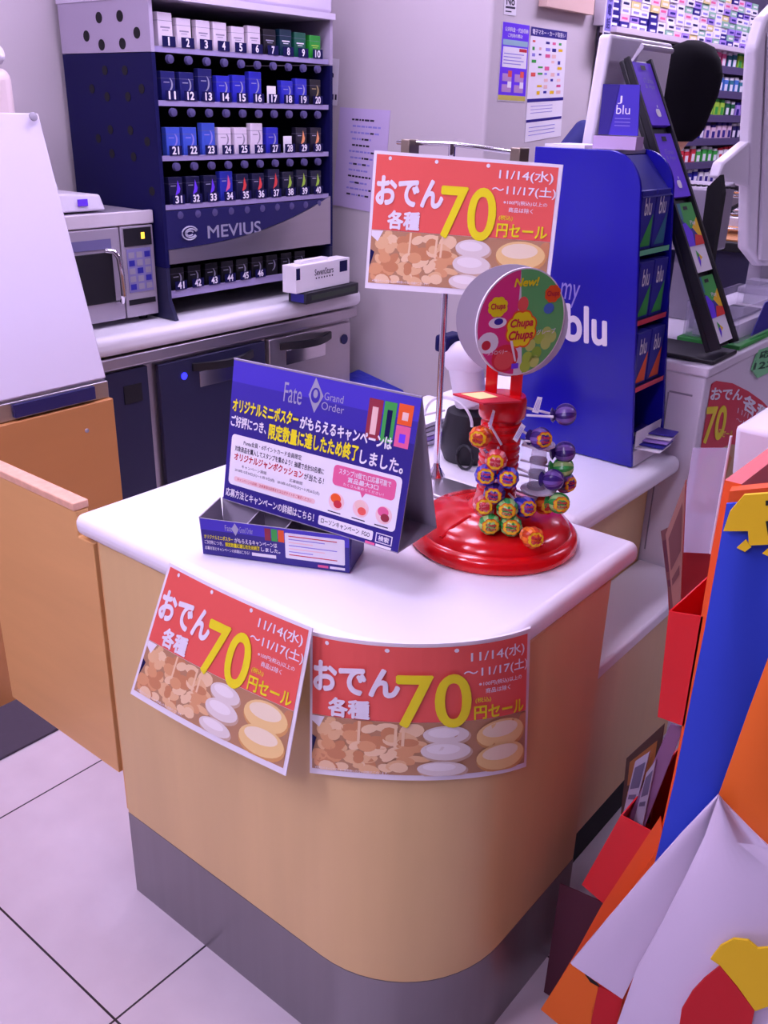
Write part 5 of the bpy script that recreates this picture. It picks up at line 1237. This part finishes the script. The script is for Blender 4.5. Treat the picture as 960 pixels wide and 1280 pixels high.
# cloth covered display
cd = thing('cloth_display', 'tall display draped in blue, white, orange and yellow cloth at the right edge', 'display', (-.2, 1.12, 0))
CN = Vector((.2, -.98, 0)); CP = Vector((-.40, 1.094, 0))
def Q(px, py, off=0): 
    q = onp(px, py, CP+CN*off, CN); q.z = max(q.z, .004); return q
def sheet(pts, off, m, nm, th=.006, bulge=0.):
    v = [Q(px, py, off) for px, py in pts]
    return MB().prism(v, -CN*th, m).build(nm, cd, smooth=False)
def drape(outline_l, outline_r, off, m, nm, amp, waves, th=.005, ph=0.):
    # a cloth panel between two edges (top to bottom), rippled with real depth
    N = 16; mb = MB(); k = mb.mi(m); G = []
    for (l, r) in zip(outline_l, outline_r):
        row = []
        for i in range(N+1):
            t_ = i/N; px, py = l[0]+(r[0]-l[0])*t_, l[1]+(r[1]-l[1])*t_
            row.append(Q(px, py, off+amp*(.5+.5*sin(waves*2*pi*t_+ph))))
        G.append(row)
    fr = [[mb.bm.verts.new(p) for p in row] for row in G]; bk = [[mb.bm.verts.new(p-CN*th) for p in row] for row in G]; fs = []
    for a in range(len(G)-1):
        for i in range(N):
            fs.append(mb.bm.faces.new((fr[a][i], fr[a+1][i], fr[a+1][i+1], fr[a][i+1]))); fs.append(mb.bm.faces.new((bk[a][i], bk[a][i+1], bk[a+1][i+1], bk[a+1][i])))
    for i in range(N):
        fs.append(mb.bm.faces.new((fr[0][i], fr[0][i+1], bk[0][i+1], bk[0][i]))); fs.append(mb.bm.faces.new((fr[-1][i+1], fr[-1][i], bk[-1][i], bk[-1][i+1])))
    for a in range(len(G)-1):
        fs.append(mb.bm.faces.new((fr[a+1][0], fr[a][0], bk[a][0], bk[a+1][0]))); fs.append(mb.bm.faces.new((fr[a][-1], fr[a+1][-1], bk[a+1][-1], bk[a][-1])))
    for f_ in fs: f_.material_index = k
    bmesh.ops.recalc_face_normals(mb.bm, faces=mb.bm.faces[:])
    return mb.build(nm, cd)
MB().prism([Q(912, 614, -.03), Q(1060, 600, -.03), Q(1060, 1330, -.03), Q(800, 1330, -.03), Q(700, 1262, -.03), Q(825, 1060, -.03), Q(870, 880, -.03)], -CN*.02, ORANGE, ORANGE).build('board', cd)
drape([(908, 630), (898, 690), (880, 790), (862, 880), (843, 975), (818, 1080)], [(1060, 620), (1060, 690), (1060, 790), (1060, 880), (1060, 975), (1060, 1080)], 0.0, CLOTHB, 'blue_cloth', .012, 1.6)
sheet([(930, 619), (912, 640), (904, 664), (935, 664), (936, 682), (1060, 676), (1060, 610)], .022, CLOTHY, 'yellow_top_band')
sheet([(921, 685), (932, 675), (939, 684), (931, 690)], .023, CLOTHY, 'yellow_tab', .003); sheet([(953, 692), (965, 682), (975, 690), (966, 698)], .023, CLOTHY, 'yellow_tab', .003)
sheet([(957, 626), (985, 626), (985, 632), (957, 632)], .0245, BLACKM, 'black_mark', .001); sheet([(957, 652), (975, 648), (980, 672), (960, 670)], .0245, BLACKM, 'black_mark', .001)
drape([(962, 818), (935, 890), (912, 955), (897, 997), (930, 1035), (962, 1058)], [(1060, 780), (1060, 850), (1060, 930), (1060, 1000), (1060, 1045), (1060, 1080)], .016, CLOTHO, 'orange_cloth', .012, 1.0)
drape([(897, 995), (852, 1042), (805, 1095), (760, 1148), (713, 1204), (716, 1207)], [(898, 998), (880, 1050), (855, 1102), (825, 1160), (795, 1215), (778, 1249)], .020, CLOTHW, 'white_cloth_fold', .010, .5, .005, 1.0)
drape([(898, 996), (880, 1048), (855, 1100), (825, 1158), (795, 1213), (768, 1290), (760, 1330)], [(900, 998), (960, 1058), (1060, 1090), (1060, 1150), (1060, 1210), (1060, 1280), (1060, 1330)], .026, CLOTHW, 'white_cloth', .022, .8)
sheet([(888, 1199), (900, 1183), (917, 1174), (935, 1176), (947, 1186), (962, 1185), (1040, 1170), (1040, 1230), (944, 1264), (921, 1232), (900, 1207)], .056, CLOTHY, 'yellow_patch', .004)
sheet([(900, 1208), (921, 1234), (943, 1264), (938, 1288), (930, 1330), (835, 1330), (848, 1290), (852, 1262), (865, 1240), (880, 1224)], .055, CLOTHR, 'red_patch', .004)
sheet([(712, 1206), (740, 1222), (748, 1232), (738, 1282), (700, 1282), (676, 1262)], .016, CLOTHO, 'orange_hem', .004); sheet([(749, 1233), (778, 1249), (768, 1290), (738, 1290), (740, 1262)], .016, CLOTHR, 'red_hem', .004)
sheet([(731, 1218), (746, 1230), (749, 1234), (738, 1228)], .028, BLACKM, 'black_hem_mark', .002)
# white box on a stand behind the cloth display
wb = thing('white_stand', 'white box-topped stand behind the cloth display', 'stand', (-.2, 1.6, 0))
w0, w1_, w2_ = ony(919, 531, 1.52), ony(913, 598, 1.52), ony(1010, 556, 1.52)
MB().hexa([(w1_.x, 1.52, w1_.z), (w2_.x+.02, 1.52, w1_.z-.0), (w2_.x+.02, 1.72, w1_.z), (w1_.x, 1.72, w1_.z), (w0.x, 1.52, w0.z), (w2_.x+.02, 1.52, w0.z), (w2_.x+.02, 1.72, w0.z), (w0.x, 1.72, w0.z)], WHITE).build('box', wb, bev=.01, seg=3)
MB().box(w1_.x+.01, w2_.x, 1.53, 1.71, 0, w1_.z-.002, LGREY).build('pedestal', wb, bev=.004)
